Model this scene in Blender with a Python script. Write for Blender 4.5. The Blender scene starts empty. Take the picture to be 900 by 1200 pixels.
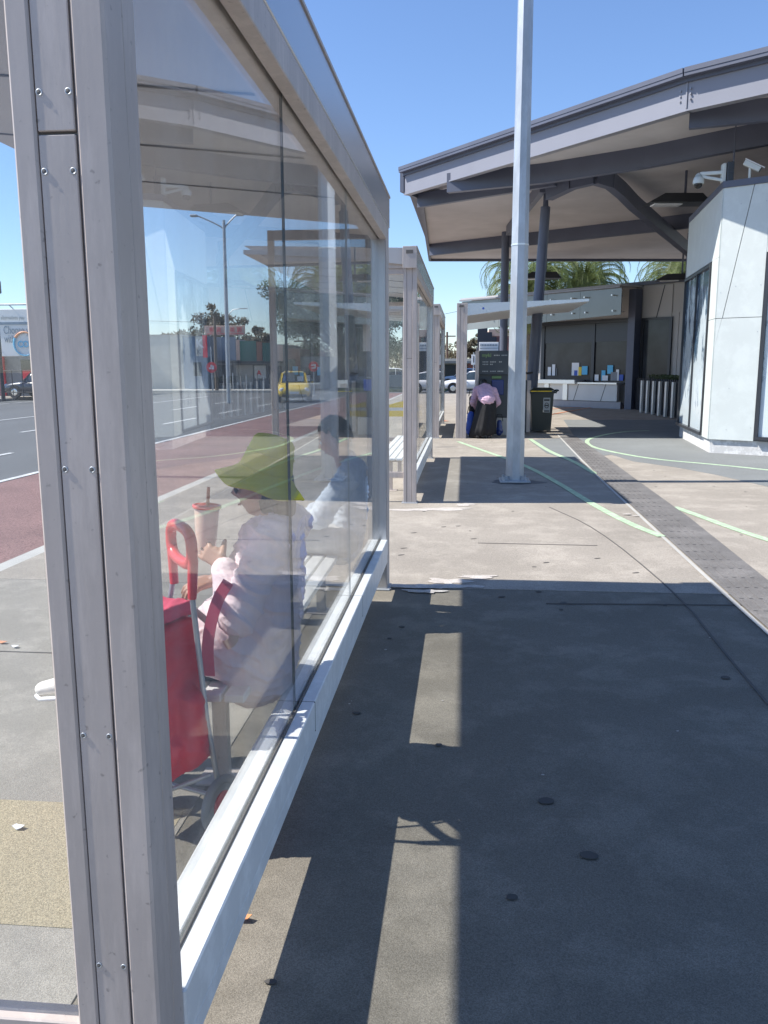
import bpy, math, random
import numpy as np
from mathutils import Vector, Matrix, noise
random.seed(7)
SC=bpy.context.scene; COL=SC.collection
rad=math.radians
# ------------------------------------------------------------- camera model (turns a photo pixel into a world point)
F=980.27; PIT=9.82; YAW=5.50; ROL=-0.197; EYE=1.6
def _axes():
    p,w,r=map(rad,(PIT,YAW,ROL)); cy,sy=math.cos(w),math.sin(w)
    f=np.array([-sy*math.cos(p),cy*math.cos(p),-math.sin(p)]); a=np.array([cy,sy,0.]); u=np.cross(a,f)
    return a*math.cos(r)+u*math.sin(r), -a*math.sin(r)+u*math.cos(r), f
AR,AU,AF=_axes()
def ray(x,y): return AR*(x-450)/F-AU*(y-600)/F+AF
O=np.array([0,0,EYE])
def G(x,y,z=0.): d=ray(x,y); return O+d*((z-EYE)/d[2])
def atX(x,y,X): d=ray(x,y); return O+d*(X/d[0])
def atY(x,y,Y): d=ray(x,y); return O+d*(Y/d[1])
# ------------------------------------------------------------- materials
def mat(name,col,rough=.6,metal=0.,var=.0,scale=6.,bump=0.,bscale=60.,spec=.5,speck=0.,sscale=300.,emit=None,coat=0.,stain=0.,stscale=1.2,stretch=None,trans=0.,spots=0.):
    m=bpy.data.materials.new(name); m.use_nodes=True; nt=m.node_tree; N=nt.nodes; L=nt.links
    b=N['Principled BSDF']; b.inputs['Base Color'].default_value=(*col,1); b.inputs['Roughness'].default_value=rough
    b.inputs['Metallic'].default_value=metal; b.inputs['Specular IOR Level'].default_value=spec; b.inputs['Coat Weight'].default_value=coat
    if trans: b.inputs['Subsurface Weight'].default_value=trans; b.inputs['Subsurface Radius'].default_value=(.02,.01,.006)
    tc=N.new('ShaderNodeTexCoord'); src=tc.outputs['Object']
    if stretch:
        mp=N.new('ShaderNodeMapping'); mp.inputs['Scale'].default_value=stretch; L.new(src,mp.inputs['Vector']); src=mp.outputs['Vector']
    cur=None
    def mulby(fac_out,lo,hi,f0=.3,f1=.7):
        nonlocal cur
        r=N.new('ShaderNodeMapRange'); r.inputs['From Min'].default_value=f0; r.inputs['From Max'].default_value=f1
        r.inputs['To Min'].default_value=lo; r.inputs['To Max'].default_value=hi; L.new(fac_out,r.inputs['Value'])
        mx=N.new('ShaderNodeMix'); mx.data_type='RGBA'; mx.blend_type='MULTIPLY'; mx.inputs['Factor'].default_value=1
        if cur is None: mx.inputs['A'].default_value=(*col,1)
        else: L.new(cur,mx.inputs['A'])
        L.new(r.outputs['Result'],mx.inputs['B']); cur=mx.outputs['Result']
    if var:
        n=N.new('ShaderNodeTexNoise'); n.inputs['Scale'].default_value=scale; n.inputs['Detail'].default_value=5; L.new(src,n.inputs['Vector']); mulby(n.outputs['Fac'],1-var,1+var)
    if stain:
        n=N.new('ShaderNodeTexNoise'); n.inputs['Scale'].default_value=stscale; n.inputs['Detail'].default_value=8; n.inputs['Roughness'].default_value=.7; L.new(src,n.inputs['Vector']); mulby(n.outputs['Fac'],1-stain,1.0,.52,.40)
    if speck:
        v=N.new('ShaderNodeTexVoronoi'); v.inputs['Scale'].default_value=sscale; L.new(tc.outputs['Object'],v.inputs['Vector'])
        s=N.new('ShaderNodeSeparateColor'); L.new(v.outputs['Color'],s.inputs['Color']); mulby(s.outputs['Red'],1-speck,1+speck,0,1)
    if spots:
        n=N.new('ShaderNodeTexNoise'); n.inputs['Scale'].default_value=55; n.inputs['Detail'].default_value=3; L.new(tc.outputs['Object'],n.inputs['Vector']); mulby(n.outputs['Fac'],1,1-spots,.67,.74)
        n=N.new('ShaderNodeTexNoise'); n.inputs['Scale'].default_value=2.5; n.inputs['Detail'].default_value=9; n.inputs['Roughness'].default_value=.75; L.new(tc.outputs['Object'],n.inputs['Vector']); mulby(n.outputs['Fac'],.93,1.05,.35,.65)
    if cur: L.new(cur,b.inputs['Base Color'])
    if bump:
        n=N.new('ShaderNodeTexNoise'); n.inputs['Scale'].default_value=bscale; n.inputs['Detail'].default_value=4; L.new(src,n.inputs['Vector'])
        bp=N.new('ShaderNodeBump'); bp.inputs['Strength'].default_value=bump; bp.inputs['Distance'].default_value=.01; L.new(n.outputs['Fac'],bp.inputs['Height']); L.new(bp.outputs['Normal'],b.inputs['Normal'])
    if emit: b.inputs['Emission Color'].default_value=(*emit[0],1); b.inputs['Emission Strength'].default_value=emit[1]
    return m
def glassmat(name,tint=(.955,.97,.975),dirt=.05,rough=.0,ior=1.5,dcol=(.75,.75,.72)):
    m=bpy.data.materials.new(name); m.use_nodes=True; nt=m.node_tree; N=nt.nodes; L=nt.links; N.clear()
    o=N.new('ShaderNodeOutputMaterial'); t=N.new('ShaderNodeBsdfTransparent'); t.inputs['Color'].default_value=(*tint,1)
    g=N.new('ShaderNodeBsdfGlossy'); g.inputs['Roughness'].default_value=rough; f=N.new('ShaderNodeFresnel'); ge=N.new('ShaderNodeNewGeometry'); iv=N.new('ShaderNodeMix'); iv.inputs['A'].default_value=ior; iv.inputs['B'].default_value=1/ior; L.new(ge.outputs['Backfacing'],iv.inputs['Factor']); L.new(iv.outputs['Result'],f.inputs['IOR'])
    mx=N.new('ShaderNodeMixShader'); L.new(f.outputs[0],mx.inputs[0]); L.new(t.outputs[0],mx.inputs[1]); L.new(g.outputs[0],mx.inputs[2])
    d=N.new('ShaderNodeBsdfDiffuse'); d.inputs['Color'].default_value=(*dcol,1); m2=N.new('ShaderNodeMixShader')
    tc=N.new('ShaderNodeTexCoord'); mp=N.new('ShaderNodeMapping'); mp.inputs['Scale'].default_value=(3,3,.6); n=N.new('ShaderNodeTexNoise'); n.inputs['Scale'].default_value=3; n.inputs['Detail'].default_value=6
    r=N.new('ShaderNodeMapRange'); r.inputs['From Min'].default_value=.35; r.inputs['From Max'].default_value=.75; r.inputs['To Min'].default_value=dirt*.4; r.inputs['To Max'].default_value=dirt*1.8
    L.new(tc.outputs['Object'],mp.inputs[0]); L.new(mp.outputs[0],n.inputs['Vector']); L.new(n.outputs['Fac'],r.inputs['Value']); L.new(r.outputs[0],m2.inputs[0])
    L.new(mx.outputs[0],m2.inputs[1]); L.new(d.outputs[0],m2.inputs[2]); L.new(m2.outputs[0],o.inputs[0])
    return m
def leafmat(name,col,tr=.35,var=.4):
    m=bpy.data.materials.new(name); m.use_nodes=True; nt=m.node_tree; N=nt.nodes; L=nt.links; N.clear()
    o=N.new('ShaderNodeOutputMaterial'); d=N.new('ShaderNodeBsdfPrincipled'); d.inputs['Roughness'].default_value=.5; t=N.new('ShaderNodeBsdfTranslucent')
    tc=N.new('ShaderNodeTexCoord'); n=N.new('ShaderNodeTexNoise'); n.inputs['Scale'].default_value=1.3; n.inputs['Detail'].default_value=5; L.new(tc.outputs['Object'],n.inputs['Vector'])
    cr=N.new('ShaderNodeMix'); cr.data_type='RGBA'; cr.inputs['A'].default_value=(*[c*(1-var) for c in col],1); cr.inputs['B'].default_value=(*[c*(1+var) for c in col],1)
    mr=N.new('ShaderNodeMapRange'); mr.inputs['From Min'].default_value=.35; mr.inputs['From Max'].default_value=.65; L.new(n.outputs['Fac'],mr.inputs['Value']); L.new(mr.outputs[0],cr.inputs['Factor'])
    L.new(cr.outputs['Result'],d.inputs['Base Color']); L.new(cr.outputs['Result'],t.inputs['Color'])
    mx=N.new('ShaderNodeMixShader'); mx.inputs[0].default_value=tr; L.new(d.outputs[0],mx.inputs[1]); L.new(t.outputs[0],mx.inputs[2]); L.new(mx.outputs[0],o.inputs[0])
    return m
M={}
M['asphalt_path']=mat('asphalt_path',spec=.12,col=(.225,.204,.168),rough=.85,var=.10,scale=1.2,bump=.35,bscale=220,speck=.24,sscale=330,stain=.2,stscale=2.3)
M['pale_path']=mat('pale_path',spec=.12,col=(.36,.325,.28),rough=.85,var=.10,scale=.8,bump=.3,bscale=150,speck=.22,sscale=200,stain=.16,stscale=2.)
M['tan_path']=mat('tan_path',spec=.12,col=(.33,.285,.195),rough=.85,var=.08,scale=2,bump=.4,bscale=200,speck=.3,sscale=260)
M['asphalt_glare']=mat('asphalt_glare',spec=.12,col=(.32,.30,.265),rough=.85,var=.08,scale=1.5,bump=.35,bscale=220,speck=.2,sscale=330,stain=.18,stscale=2.3)  # footpath asphalt again, with sun glare painted in as a paler colour
M['blue_path']=mat('blue_path',spec=.12,col=(.20,.21,.21),rough=.85,var=.08,scale=1,bump=.3,bscale=150,speck=.2,sscale=200)
M['road']=mat('road',(.105,.108,.11),.8,var=.14,scale=.5,bump=.4,bscale=90,speck=.25,sscale=120,stretch=(1,.15,1))
M['red_lane']=mat('red_lane',(.20,.115,.105),.85,var=.16,scale=.9,bump=.5,bscale=120,speck=.4,sscale=90)
M['kerb']=mat('kerb',(.42,.41,.38),.8,var=.1,scale=2,bump=.2)
M['line_white']=mat('line_white',(.72,.72,.70),.6,var=.08,scale=4,stain=.3,stscale=9)
M['line_green']=mat('line_green',(.50,.66,.44),.6,var=.06,scale=5,stain=.25,stscale=12)
M['line_orange']=mat('line_orange',(.72,.26,.12),.6,stain=.3,stscale=9)
M['asphalt_scuff']=mat('asphalt_scuff',(.30,.275,.235),.85,spec=.1,var=.2,scale=30); M['damp']=mat('damp',(.19,.172,.14),.85,spec=.12,var=.12,scale=3,speck=.4,sscale=260,bump=.4,bscale=220); M['stain']=mat('stain',(.47,.43,.39),.8,var=.15,scale=9,speck=.2,sscale=150)
M['tactile']=mat('tactile',(.19,.18,.172),.85,var=.15,scale=6,stain=.3,stscale=3,speck=.2,sscale=150)
M['gum']=mat('gum',(.07,.065,.06),.8)
M['joint']=mat('joint',(.10,.09,.085),.9)
M['alu']=mat('alu',(.55,.485,.445),.45,metal=.1,var=.07,scale=3,bump=.03,bscale=30,stain=.15,stscale=6,stretch=(2,2,.3),spots=.35)
M['alu_sill']=mat('alu_sill',(.78,.79,.78),.42,var=.04,scale=5,stain=.12,stscale=9)
M['alu_blue']=mat('alu_blue',(.52,.53,.56),.25,metal=.7,var=.05,scale=2,stretch=(1,.3,1))
M['alu_dark']=mat('alu_dark',(.13,.12,.11),.6)
M['soffit']=mat('soffit',(.43,.43,.435),.7,var=.05,scale=2)
M['roof_top']=mat('roof_top',(.5,.5,.5),.5,metal=.4)
M['glass']=glassmat('glass')
M['glass_edge']=mat('glass_edge',(.03,.05,.06),.2)
M['canopy_soffit']=mat('canopy_soffit',(.53,.50,.49),.75,var=.08,scale=.8,stain=.08,stscale=.7)
M['canopy_steel']=mat('canopy_steel',(.095,.105,.145),.45,var=.08,scale=1.5)
M['canopy_trim']=mat('canopy_trim',(.26,.26,.29),.4,metal=.2,var=.05)
M['fascia_grey']=mat('fascia_grey',(.23,.237,.28),.5,var=.04,scale=1); M['galv']=mat('galv',(.47,.50,.53),.42,metal=.45,var=.16,scale=5,stain=.12,stscale=6,stretch=(1,1,.35))
M['panel_white']=mat('panel_white',(.60,.64,.62),.45,var=.03,scale=2,stain=.06,stscale=3)
M['plinth']=mat('plinth',(.66,.66,.65),.8,stain=.25,stscale=7)
M['dark_frame']=mat('dark_frame',(.035,.038,.045),.35)
M['joint_grey']=mat('joint_grey',(.13,.14,.14),.8)
def frosted():
    m=mat('soaped_glass',(.10,.14,.18),.12,spec=.8); nt=m.node_tree; N=nt.nodes; L=nt.links; b=N['Principled BSDF']
    tc=N.new('ShaderNodeTexCoord'); mp=N.new('ShaderNodeMapping'); mp.inputs['Scale'].default_value=(1,1,.45); n=N.new('ShaderNodeTexNoise'); n.inputs['Scale'].default_value=2.2; n.inputs['Detail'].default_value=9; n.inputs['Roughness'].default_value=.72
    L.new(tc.outputs['Object'],mp.inputs[0]); L.new(mp.outputs[0],n.inputs['Vector'])
    sx=N.new('ShaderNodeSeparateXYZ'); L.new(tc.outputs['Object'],sx.inputs[0])
    mr=N.new('ShaderNodeMapRange'); mr.inputs['From Min'].default_value=.3; mr.inputs['From Max'].default_value=3.3; mr.inputs['To Min'].default_value=.16; mr.inputs['To Max'].default_value=-.03; L.new(sx.outputs['Z'],mr.inputs['Value'])
    ad=N.new('ShaderNodeMath'); L.new(n.outputs['Fac'],ad.inputs[0]); L.new(mr.outputs[0],ad.inputs[1])
    r=N.new('ShaderNodeMapRange'); r.inputs['From Min'].default_value=.48; r.inputs['From Max'].default_value=.56; L.new(ad.outputs[0],r.inputs['Value'])
    mx=N.new('ShaderNodeMix'); mx.data_type='RGBA'; mx.inputs['A'].default_value=(.05,.10,.16,1); mx.inputs['B'].default_value=(.60,.68,.72,1); L.new(r.outputs[0],mx.inputs['Factor']); L.new(mx.outputs['Result'],b.inputs['Base Color'])
    return m
M['soaped_glass']=frosted()
M['office_wall']=mat('office_wall',(.44,.42,.40),.6,var=.04,scale=1)
M['counter_white']=mat('counter_white',(.62,.62,.60),.5,var=.04,scale=2)
M['office_glass']=mat('office_glass',(.045,.05,.058),.14,spec=.28,var=.4,scale=1.1)
M['band_glass']=mat('band_glass',(.20,.22,.23),.14,metal=.15,var=.12,scale=.7)
M['steel_bright']=mat('steel_bright',(.75,.75,.73),.3,metal=.6)
M['rail_dark']=mat('rail_dark',(.03,.03,.035),.5)
M['bin_green']=mat('bin_green',(.022,.03,.028),.45)
M['yellow']=mat('yellow',(.78,.55,.04),.5)
M['black']=mat('black',(.02,.02,.022),.5)
M['white']=mat('white',(.75,.75,.75),.5)
M['sign_dark']=mat('sign_dark',(.035,.045,.055),.35)
M['mark_grey']=mat('mark_grey',(.30,.32,.32),.6)
M['mark_green']=mat('mark_green',(.13,.22,.09),.6)
M['blue']=mat('blue',(.03,.09,.42),.5)
M['screen_blue']=mat('screen_blue',(.02,.04,.16),.2)
M['sky_blue']=mat('sky_blue',(.1,.45,.7),.5)
M['red_bag']=mat('red_bag',(.60,.018,.035),.5,var=.10,scale=9,bump=.5,bscale=14)
M['red_plastic']=mat('red_plastic',(.66,.06,.07),.32)
M['red_strap']=mat('red_strap',(.62,.08,.14),.7,bump=.3,bscale=300)
M['red_sign']=mat('red_sign',(.75,.03,.05),.4)
M['tyre']=mat('tyre',(.03,.03,.032),.8)
M['beige_strap']=mat('beige_strap',(.60,.54,.46),.6)
M['skin']=mat('skin',(.56,.34,.25),.5,var=.05,scale=20,trans=.08)
M['skin_tan']=mat('skin_tan',(.46,.27,.19),.5,var=.05,scale=20,trans=.08)
M['lips']=mat('lips',(.38,.15,.13),.45); M['hair']=mat('hair',(.012,.011,.012),.42,bump=.6,bscale=90,stretch=(1,1,.2))
M['hat']=mat('hat',(.72,.62,.05),.8,var=.07,scale=14,bump=.35,bscale=40)
M['pink_shirt']=mat('pink_shirt',(.84,.70,.73),.85,var=.04,scale=10,bump=.25,bscale=40)
M['blue_shirt']=mat('blue_shirt',(.62,.68,.76),.85,var=.05,scale=10,bump=.25,bscale=40)
M['mauve_shirt']=mat('mauve_shirt',(.60,.40,.50),.85,var=.05,scale=10)
M['pale_trousers']=mat('pale_trousers',(.50,.50,.50),.85)
M['dark_trousers']=mat('dark_trousers',(.05,.055,.065),.85)
M['black_cloth']=mat('black_cloth',(.016,.016,.018),.9,var=.2,scale=20)
M['shoe']=mat('shoe',(.78,.75,.68),.6,var=.05,scale=30)
M['tea']=mat('tea',(.74,.56,.46),.35,coat=.4,trans=.1)
M['straw']=mat('straw',(.70,.30,.14),.4)
M['lid']=mat('lid',(.75,.14,.12),.3)
M['lens']=mat('lens',(.01,.01,.012),.1)
M['car_yellow']=mat('car_yellow',(.82,.56,.03),.3,coat=.6)
M['car_white']=mat('car_white',(.75,.75,.76),.3,coat=.5)
M['car_dark']=mat('car_dark',(.03,.035,.05),.3,coat=.5)
M['car_silver']=mat('car_silver',(.42,.46,.50),.3,metal=.3,coat=.5)
M['car_glass']=mat('car_glass',(.035,.05,.06),.06,spec=.9)
M['chrome']=mat('chrome',(.7,.7,.7),.2,metal=.9)
M['lamp_glass']=mat('lamp_glass',(.8,.8,.8),.15)
M['trunk']=mat('trunk',(.16,.13,.10),.9,var=.25,scale=8,bump=.6,bscale=20)
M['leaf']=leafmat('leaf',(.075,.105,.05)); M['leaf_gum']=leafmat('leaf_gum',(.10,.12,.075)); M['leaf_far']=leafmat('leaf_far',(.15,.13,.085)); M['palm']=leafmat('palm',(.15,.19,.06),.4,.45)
M['grass']=mat('grass',(.16,.19,.07),.9,var=.3,scale=2,bump=.8,bscale=30)
M['wall_cream']=mat('wall_cream',(.55,.53,.47),.8,var=.06,scale=.6,stain=.12)
M['wall_blue']=mat('wall_blue',(.20,.26,.34),.8,var=.1,scale=.6,stain=.15)
M['wall_grey']=mat('wall_grey',(.27,.28,.29),.8,var=.12,scale=.5,stain=.2)
M['wall_green']=mat('wall_green',(.06,.16,.13),.8,var=.15,scale=.6)
M['wall_brown']=mat('wall_brown',(.28,.13,.09),.8,var=.15,scale=1)
M['wall_pink']=mat('wall_pink',(.66,.47,.38),.8,var=.05)
M['wall_navy']=mat('wall_navy',(.03,.035,.05),.7)
M['shop_dark']=mat('shop_dark',(.035,.04,.045),.4)
def brick():
    m=mat('brick',(.3,.1,.07),.85); nt=m.node_tree; N=nt.nodes; L=nt.links
    tc=N.new('ShaderNodeTexCoord'); mp=N.new('ShaderNodeMapping'); mp.inputs['Rotation'].default_value=(rad(90),0,0); b=N.new('ShaderNodeTexBrick'); b.inputs['Scale'].default_value=3; b.inputs['Color1'].default_value=(.34,.10,.075,1); b.inputs['Color2'].default_value=(.22,.07,.055,1); b.inputs['Mortar'].default_value=(.4,.33,.3,1)
    L.new(tc.outputs['Object'],mp.inputs[0]); L.new(mp.outputs[0],b.inputs['Vector']); L.new(b.outputs['Color'],N['Principled BSDF'].inputs['Base Color']); return m
M['brick']=brick()
# ------------------------------------------------------------- mesh builder
class MB:
    def __init__(s): s.v=[]; s.f=[]; s.m=[]; s.sm=[]
    def add(s,vs,fs,mi=0,smooth=False):
        n=len(s.v); s.v+=[Vector(map(float,p)) for p in vs]; s.f+=[tuple(i+n for i in f) for f in fs]; s.m+=[mi]*len(fs); s.sm+=[smooth]*len(fs); return s
    def box(s,x0,x1,y0,y1,z0,z1,mi=0,bev=0.):
        if x0>x1: x0,x1=x1,x0
        if y0>y1: y0,y1=y1,y0
        if z0>z1: z0,z1=z1,z0
        if bev: return s.rbox(x0,x1,y0,y1,z0,z1,bev,mi)
        return s.add([(x,y,z) for x in(x0,x1) for y in(y0,y1) for z in(z0,z1)],[(0,1,3,2),(4,6,7,5),(0,4,5,1),(2,3,7,6),(0,2,6,4),(1,5,7,3)],mi)
    def rbox(s,x0,x1,y0,y1,z0,z1,b,mi=0,T=None):
        # chamfered box
        b=min(b,(x1-x0)/2.01,(y1-y0)/2.01,(z1-z0)/2.01); vs=[];idx={}
        for i,x in enumerate((x0,x1)):
            for j,y in enumerate((y0,y1)):
                for k,z in enumerate((z0,z1)):
                    dx=b if i==0 else -b; dy=b if j==0 else -b; dz=b if k==0 else -b
                    idx[(i,j,k,'x')]=len(vs); vs.append((x,y+dy,z+dz)); idx[(i,j,k,'y')]=len(vs); vs.append((x+dx,y,z+dz)); idx[(i,j,k,'z')]=len(vs); vs.append((x+dx,y+dy,z))
        fs=[]
        q=lambda *a: fs.append([idx[t] for t in a])
        for i in(0,1):
            o=[(i,0,0,'x'),(i,1,0,'x'),(i,1,1,'x'),(i,0,1,'x')]; q(*(o if i else o[::-1]))
            o=[(0,i,0,'y'),(0,i,1,'y'),(1,i,1,'y'),(1,i,0,'y')]; q(*(o if i else o[::-1]))
            o=[(0,0,i,'z'),(1,0,i,'z'),(1,1,i,'z'),(0,1,i,'z')]; q(*(o if i else o[::-1]))
        for a in(0,1):
            for c in(0,1):
                q((a,c,0,'x'),(a,c,1,'x'),(a,c,1,'y'),(a,c,0,'y')); q((a,0,c,'x'),(a,1,c,'x'),(a,1,c,'z'),(a,0,c,'z')); q((0,a,c,'y'),(1,a,c,'y'),(1,a,c,'z'),(0,a,c,'z'))
                for d in(0,1): q((a,c,d,'x'),(a,c,d,'y'),(a,c,d,'z'))
        if T is not None: vs=[T@Vector(v) for v in vs]
        return s.add(vs,fs,mi)
    def obox(s,c,ax,ay,az,hx,hy,hz,mi=0,bev=0.):
        T=Matrix((( ax[0],ay[0],az[0],c[0]),(ax[1],ay[1],az[1],c[1]),(ax[2],ay[2],az[2],c[2]),(0,0,0,1)))
        if bev: return s.rbox(-hx,hx,-hy,hy,-hz,hz,bev,mi,T)
        vs=[T@Vector((x,y,z)) for x in(-hx,hx) for y in(-hy,hy) for z in(-hz,hz)]
        return s.add(vs,[(0,1,3,2),(4,6,7,5),(0,4,5,1),(2,3,7,6),(0,2,6,4),(1,5,7,3)],mi)
    def beam(s,p0,p1,w,h,mi=0,bev=0.,up=(0,0,1)):
        p0=Vector(map(float,p0));p1=Vector(map(float,p1)); d=(p1-p0); L=d.length; d/=L; a=Vector(up).cross(d)
        if a.length<1e-4: a=Vector((1,0,0)).cross(d)
        a.normalize(); u=d.cross(a)
        return s.obox((p0+p1)/2,d,a,u,L/2,w/2,h/2,mi,bev)
    def prism(s,poly,z0,z1,mi=0):
        n=len(poly); A=sum(poly[i][0]*poly[(i+1)%n][1]-poly[(i+1)%n][0]*poly[i][1] for i in range(n))
        if A<0: poly=poly[::-1]
        f0=z0 if callable(z0) else (lambda x,y:z0); f1=z1 if callable(z1) else (lambda x,y:z1)
        vs=[(p[0],p[1],f0(p[0],p[1])) for p in poly]+[(p[0],p[1],f1(p[0],p[1])) for p in poly]
        return s.add(vs,[tuple(range(n))[::-1],tuple(range(n,2*n))]+[(i,(i+1)%n,(i+1)%n+n,i+n) for i in range(n)],mi)
    def xprism(s,poly,y0,y1,mi=0):   # poly in (x,z), extruded along y
        n=len(poly); A=sum(poly[i][0]*poly[(i+1)%n][1]-poly[(i+1)%n][0]*poly[i][1] for i in range(n))
        if A<0: poly=poly[::-1]
        vs=[(p[0],y0,p[1]) for p in poly]+[(p[0],y1,p[1]) for p in poly]
        return s.add(vs,[tuple(range(n)),tuple(range(n,2*n))[::-1]]+[((i+1)%n,i,i+n,(i+1)%n+n) for i in range(n)],mi)
    def cyl(s,p0,p1,r0,r1=None,n=12,mi=0,smooth=True,caps=True,rot=0.):
        r1=r0 if r1 is None else r1; p0=Vector(map(float,p0));p1=Vector(map(float,p1)); d=(p1-p0).normalized(); a=d.orthogonal().normalized()
        if abs(d.z)>.9: a=Vector((1,0,0)); a=(a-d*a.dot(d)).normalized()
        b=d.cross(a); vs=[]
        for p,r in((p0,r0),(p1,r1)):
            for i in range(n): t=2*math.pi*i/n+rot; vs.append(p+a*r*math.cos(t)+b*r*math.sin(t))
        s.add(vs,[(i,(i+1)%n,(i+1)%n+n,i+n) for i in range(n)],mi,smooth)
        if caps: s.add(vs,[tuple(range(n))[::-1],tuple(range(n,2*n))],mi)
        return s
    def tube(s,pts,r,n=8,mi=0,closed=False,flat=None):
        P=[Vector(map(float,p)) for p in pts]; k=len(P); vs=[]; prev=None
        for i,p in enumerate(P):
            if closed: d=(P[(i+1)%k]-P[i-1])
            else: d=P[min(i+1,k-1)]-P[max(i-1,0)]
            d.normalize()
            if prev is None: a=d.orthogonal().normalized()
            else: a=(prev-d*prev.dot(d)).normalized()
            prev=a; b=d.cross(a); rr=r[i] if isinstance(r,(list,tuple)) else r
            for j in range(n): t=2*math.pi*j/n; vs.append(p+a*rr*math.cos(t)+b*rr*math.sin(t))
        fs=[]
        for i in range(k if closed else k-1):
            for j in range(n): a0=i*n; b0=((i+1)%k)*n; fs.append((a0+j,a0+(j+1)%n,b0+(j+1)%n,b0+j))
        s.add(vs,fs,mi,True)
        if not closed: s.add(vs,[tuple(range(n))[::-1],tuple(range((k-1)*n,k*n))],mi)
        return s
    def sph(s,c,r,sc=(1,1,1),n=16,m=10,mi=0,fn=None,R=None):
        vs=[];c=Vector(map(float,c))
        for i in range(m+1):
            ph=math.pi*i/m
            for j in range(n):
                t=2*math.pi*j/n; v=Vector((math.sin(ph)*math.cos(t),math.sin(ph)*math.sin(t),math.cos(ph)))
                if fn: v=fn(v)
                v=Vector((v.x*r*sc[0],v.y*r*sc[1],v.z*r*sc[2]))
                if R is not None: v=R@v
                vs.append(c+v)
        s.add(vs,[(i*n+j,(i+1)*n+j,(i+1)*n+(j+1)%n,i*n+(j+1)%n) for i in range(m) for j in range(n)],mi,True); return s
    def lathe(s,c,prof,n=16,mi=0,axis=None):
        vs=[];c=Vector(map(float,c)); R=axis.to_track_quat('Z','Y').to_matrix() if axis is not None else Matrix.Identity(3)
        for r,z in prof:
            for j in range(n): t=2*math.pi*j/n; vs.append(c+R@Vector((r*math.cos(t),r*math.sin(t),z)))
        s.add(vs,[(i*n+j,i*n+(j+1)%n,(i+1)*n+(j+1)%n,(i+1)*n+j) for i in range(len(prof)-1) for j in range(n)],mi,True); return s
    def quad(s,a,b,c,d,mi=0): return s.add([a,b,c,d],[(0,1,2,3)],mi)
    def build(s,name,mats,parent=None,label=None,local=False,kind=None):
        me=bpy.data.meshes.new(name); off=Vector((0,0,0))
        if parent is not None and not local:
            p=parent
            while p: off=off+p.location; p=p.parent
        me.from_pydata([v-off for v in s.v],[],s.f)
        for i in(mats if isinstance(mats,(list,tuple)) else [mats]): me.materials.append(M[i] if isinstance(i,str) else i)
        for p,mi,sm in zip(me.polygons,s.m,s.sm): p.material_index=mi; p.use_smooth=sm
        me.validate(); me.update()
        o=bpy.data.objects.new(name,me); COL.objects.link(o)
        if parent is not None: o.parent=parent
        if label: o['label']=label
        if kind: o['kind']=kind
        return o
def thing(name,label,cat,loc=(0,0,0),rz=0,group=None):
    o=bpy.data.objects.new(name,None); COL.objects.link(o); o.empty_display_size=.2; o.location=Vector(map(float,loc)); o.rotation_euler=(0,0,rz)
    o['label']=label; o['category']=cat
    if group: o['group']=group
    return o
def tag(o,label,cat,group=None):
    o['label']=label; o['category']=cat
    if group: o['group']=group
    return o
def copy_tree(o,parent=None):
    c=o.copy(); COL.objects.link(c); c.parent=parent
    for ch in list(o.children): copy_tree(ch,c)
    return c
def struct(mb,name,m): return mb.build(name,m,kind='structure')
def text(s,size,origin,xdir,updir,m,name,parent,depth=.004,bold=0.,label=None,sx=1.):
    cu=bpy.data.curves.new('t','FONT'); cu.body=s; cu.size=size; cu.extrude=depth; cu.offset=bold; ob=bpy.data.objects.new('t',cu); COL.objects.link(ob)
    bpy.context.view_layer.update(); dg=bpy.context.evaluated_depsgraph_get(); me=bpy.data.meshes.new_from_object(ob.evaluated_get(dg)); bpy.data.objects.remove(ob)
    x=Vector(xdir).normalized(); u=Vector(updir).normalized(); n=x.cross(u); mb=MB()
    vs=[Vector(origin)+x*v.co.x*sx+u*v.co.y+n*v.co.z for v in me.vertices]; mb.add(vs,[tuple(p.vertices) for p in me.polygons]); return mb.build(name,m,parent,label)
def fuse(mb,voxel,smooth=4,wr=0.,wscale=14.,name='body',m='skin',parent=None,label=None,clip=None):
    """voxel-union of overlapping volumes into one continuous surface"""
    me=bpy.data.meshes.new('tmp'); me.from_pydata(mb.v,[],mb.f); ob=bpy.data.objects.new('tmp',me); COL.objects.link(ob)
    r=ob.modifiers.new('r','REMESH'); r.mode='VOXEL'; r.voxel_size=voxel; r.use_smooth_shade=True
    if smooth: sm=ob.modifiers.new('s','SMOOTH'); sm.iterations=smooth; sm.factor=.5
    bpy.context.view_layer.update(); dg=bpy.context.evaluated_depsgraph_get(); me2=bpy.data.meshes.new_from_object(ob.evaluated_get(dg)); bpy.data.objects.remove(ob)
    off=Vector((0,0,0)); p=parent
    while p: off=off+p.location; p=p.parent
    if wr:
        ns=[v.normal.copy() for v in me2.vertices]
        for v,nn in zip(me2.vertices,ns):
            q=v.co*wscale; wq=noise.noise_vector(q*.35)*.9; q=Vector((q.x*.35,q.y*.45,q.z*1.3+q.x*.8))+wq; a=max(0,1-abs(noise.noise(q))*4.5); a2=max(0,1-abs(noise.noise(q*1.9+Vector((5,1,3))))*5); a3=noise.noise(q*.4)
            v.co+=nn*(wr*(a*.6+a2*.4+a3*.5-.25))
    for v in me2.vertices: v.co-=off
    for p_ in me2.polygons: p_.use_smooth=True
    me2.materials.clear(); me2.materials.append(M[m]); me2.name=name
    o=bpy.data.objects.new(name,me2); COL.objects.link(o); o.parent=parent
    if label: o['label']=label
    return o
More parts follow.
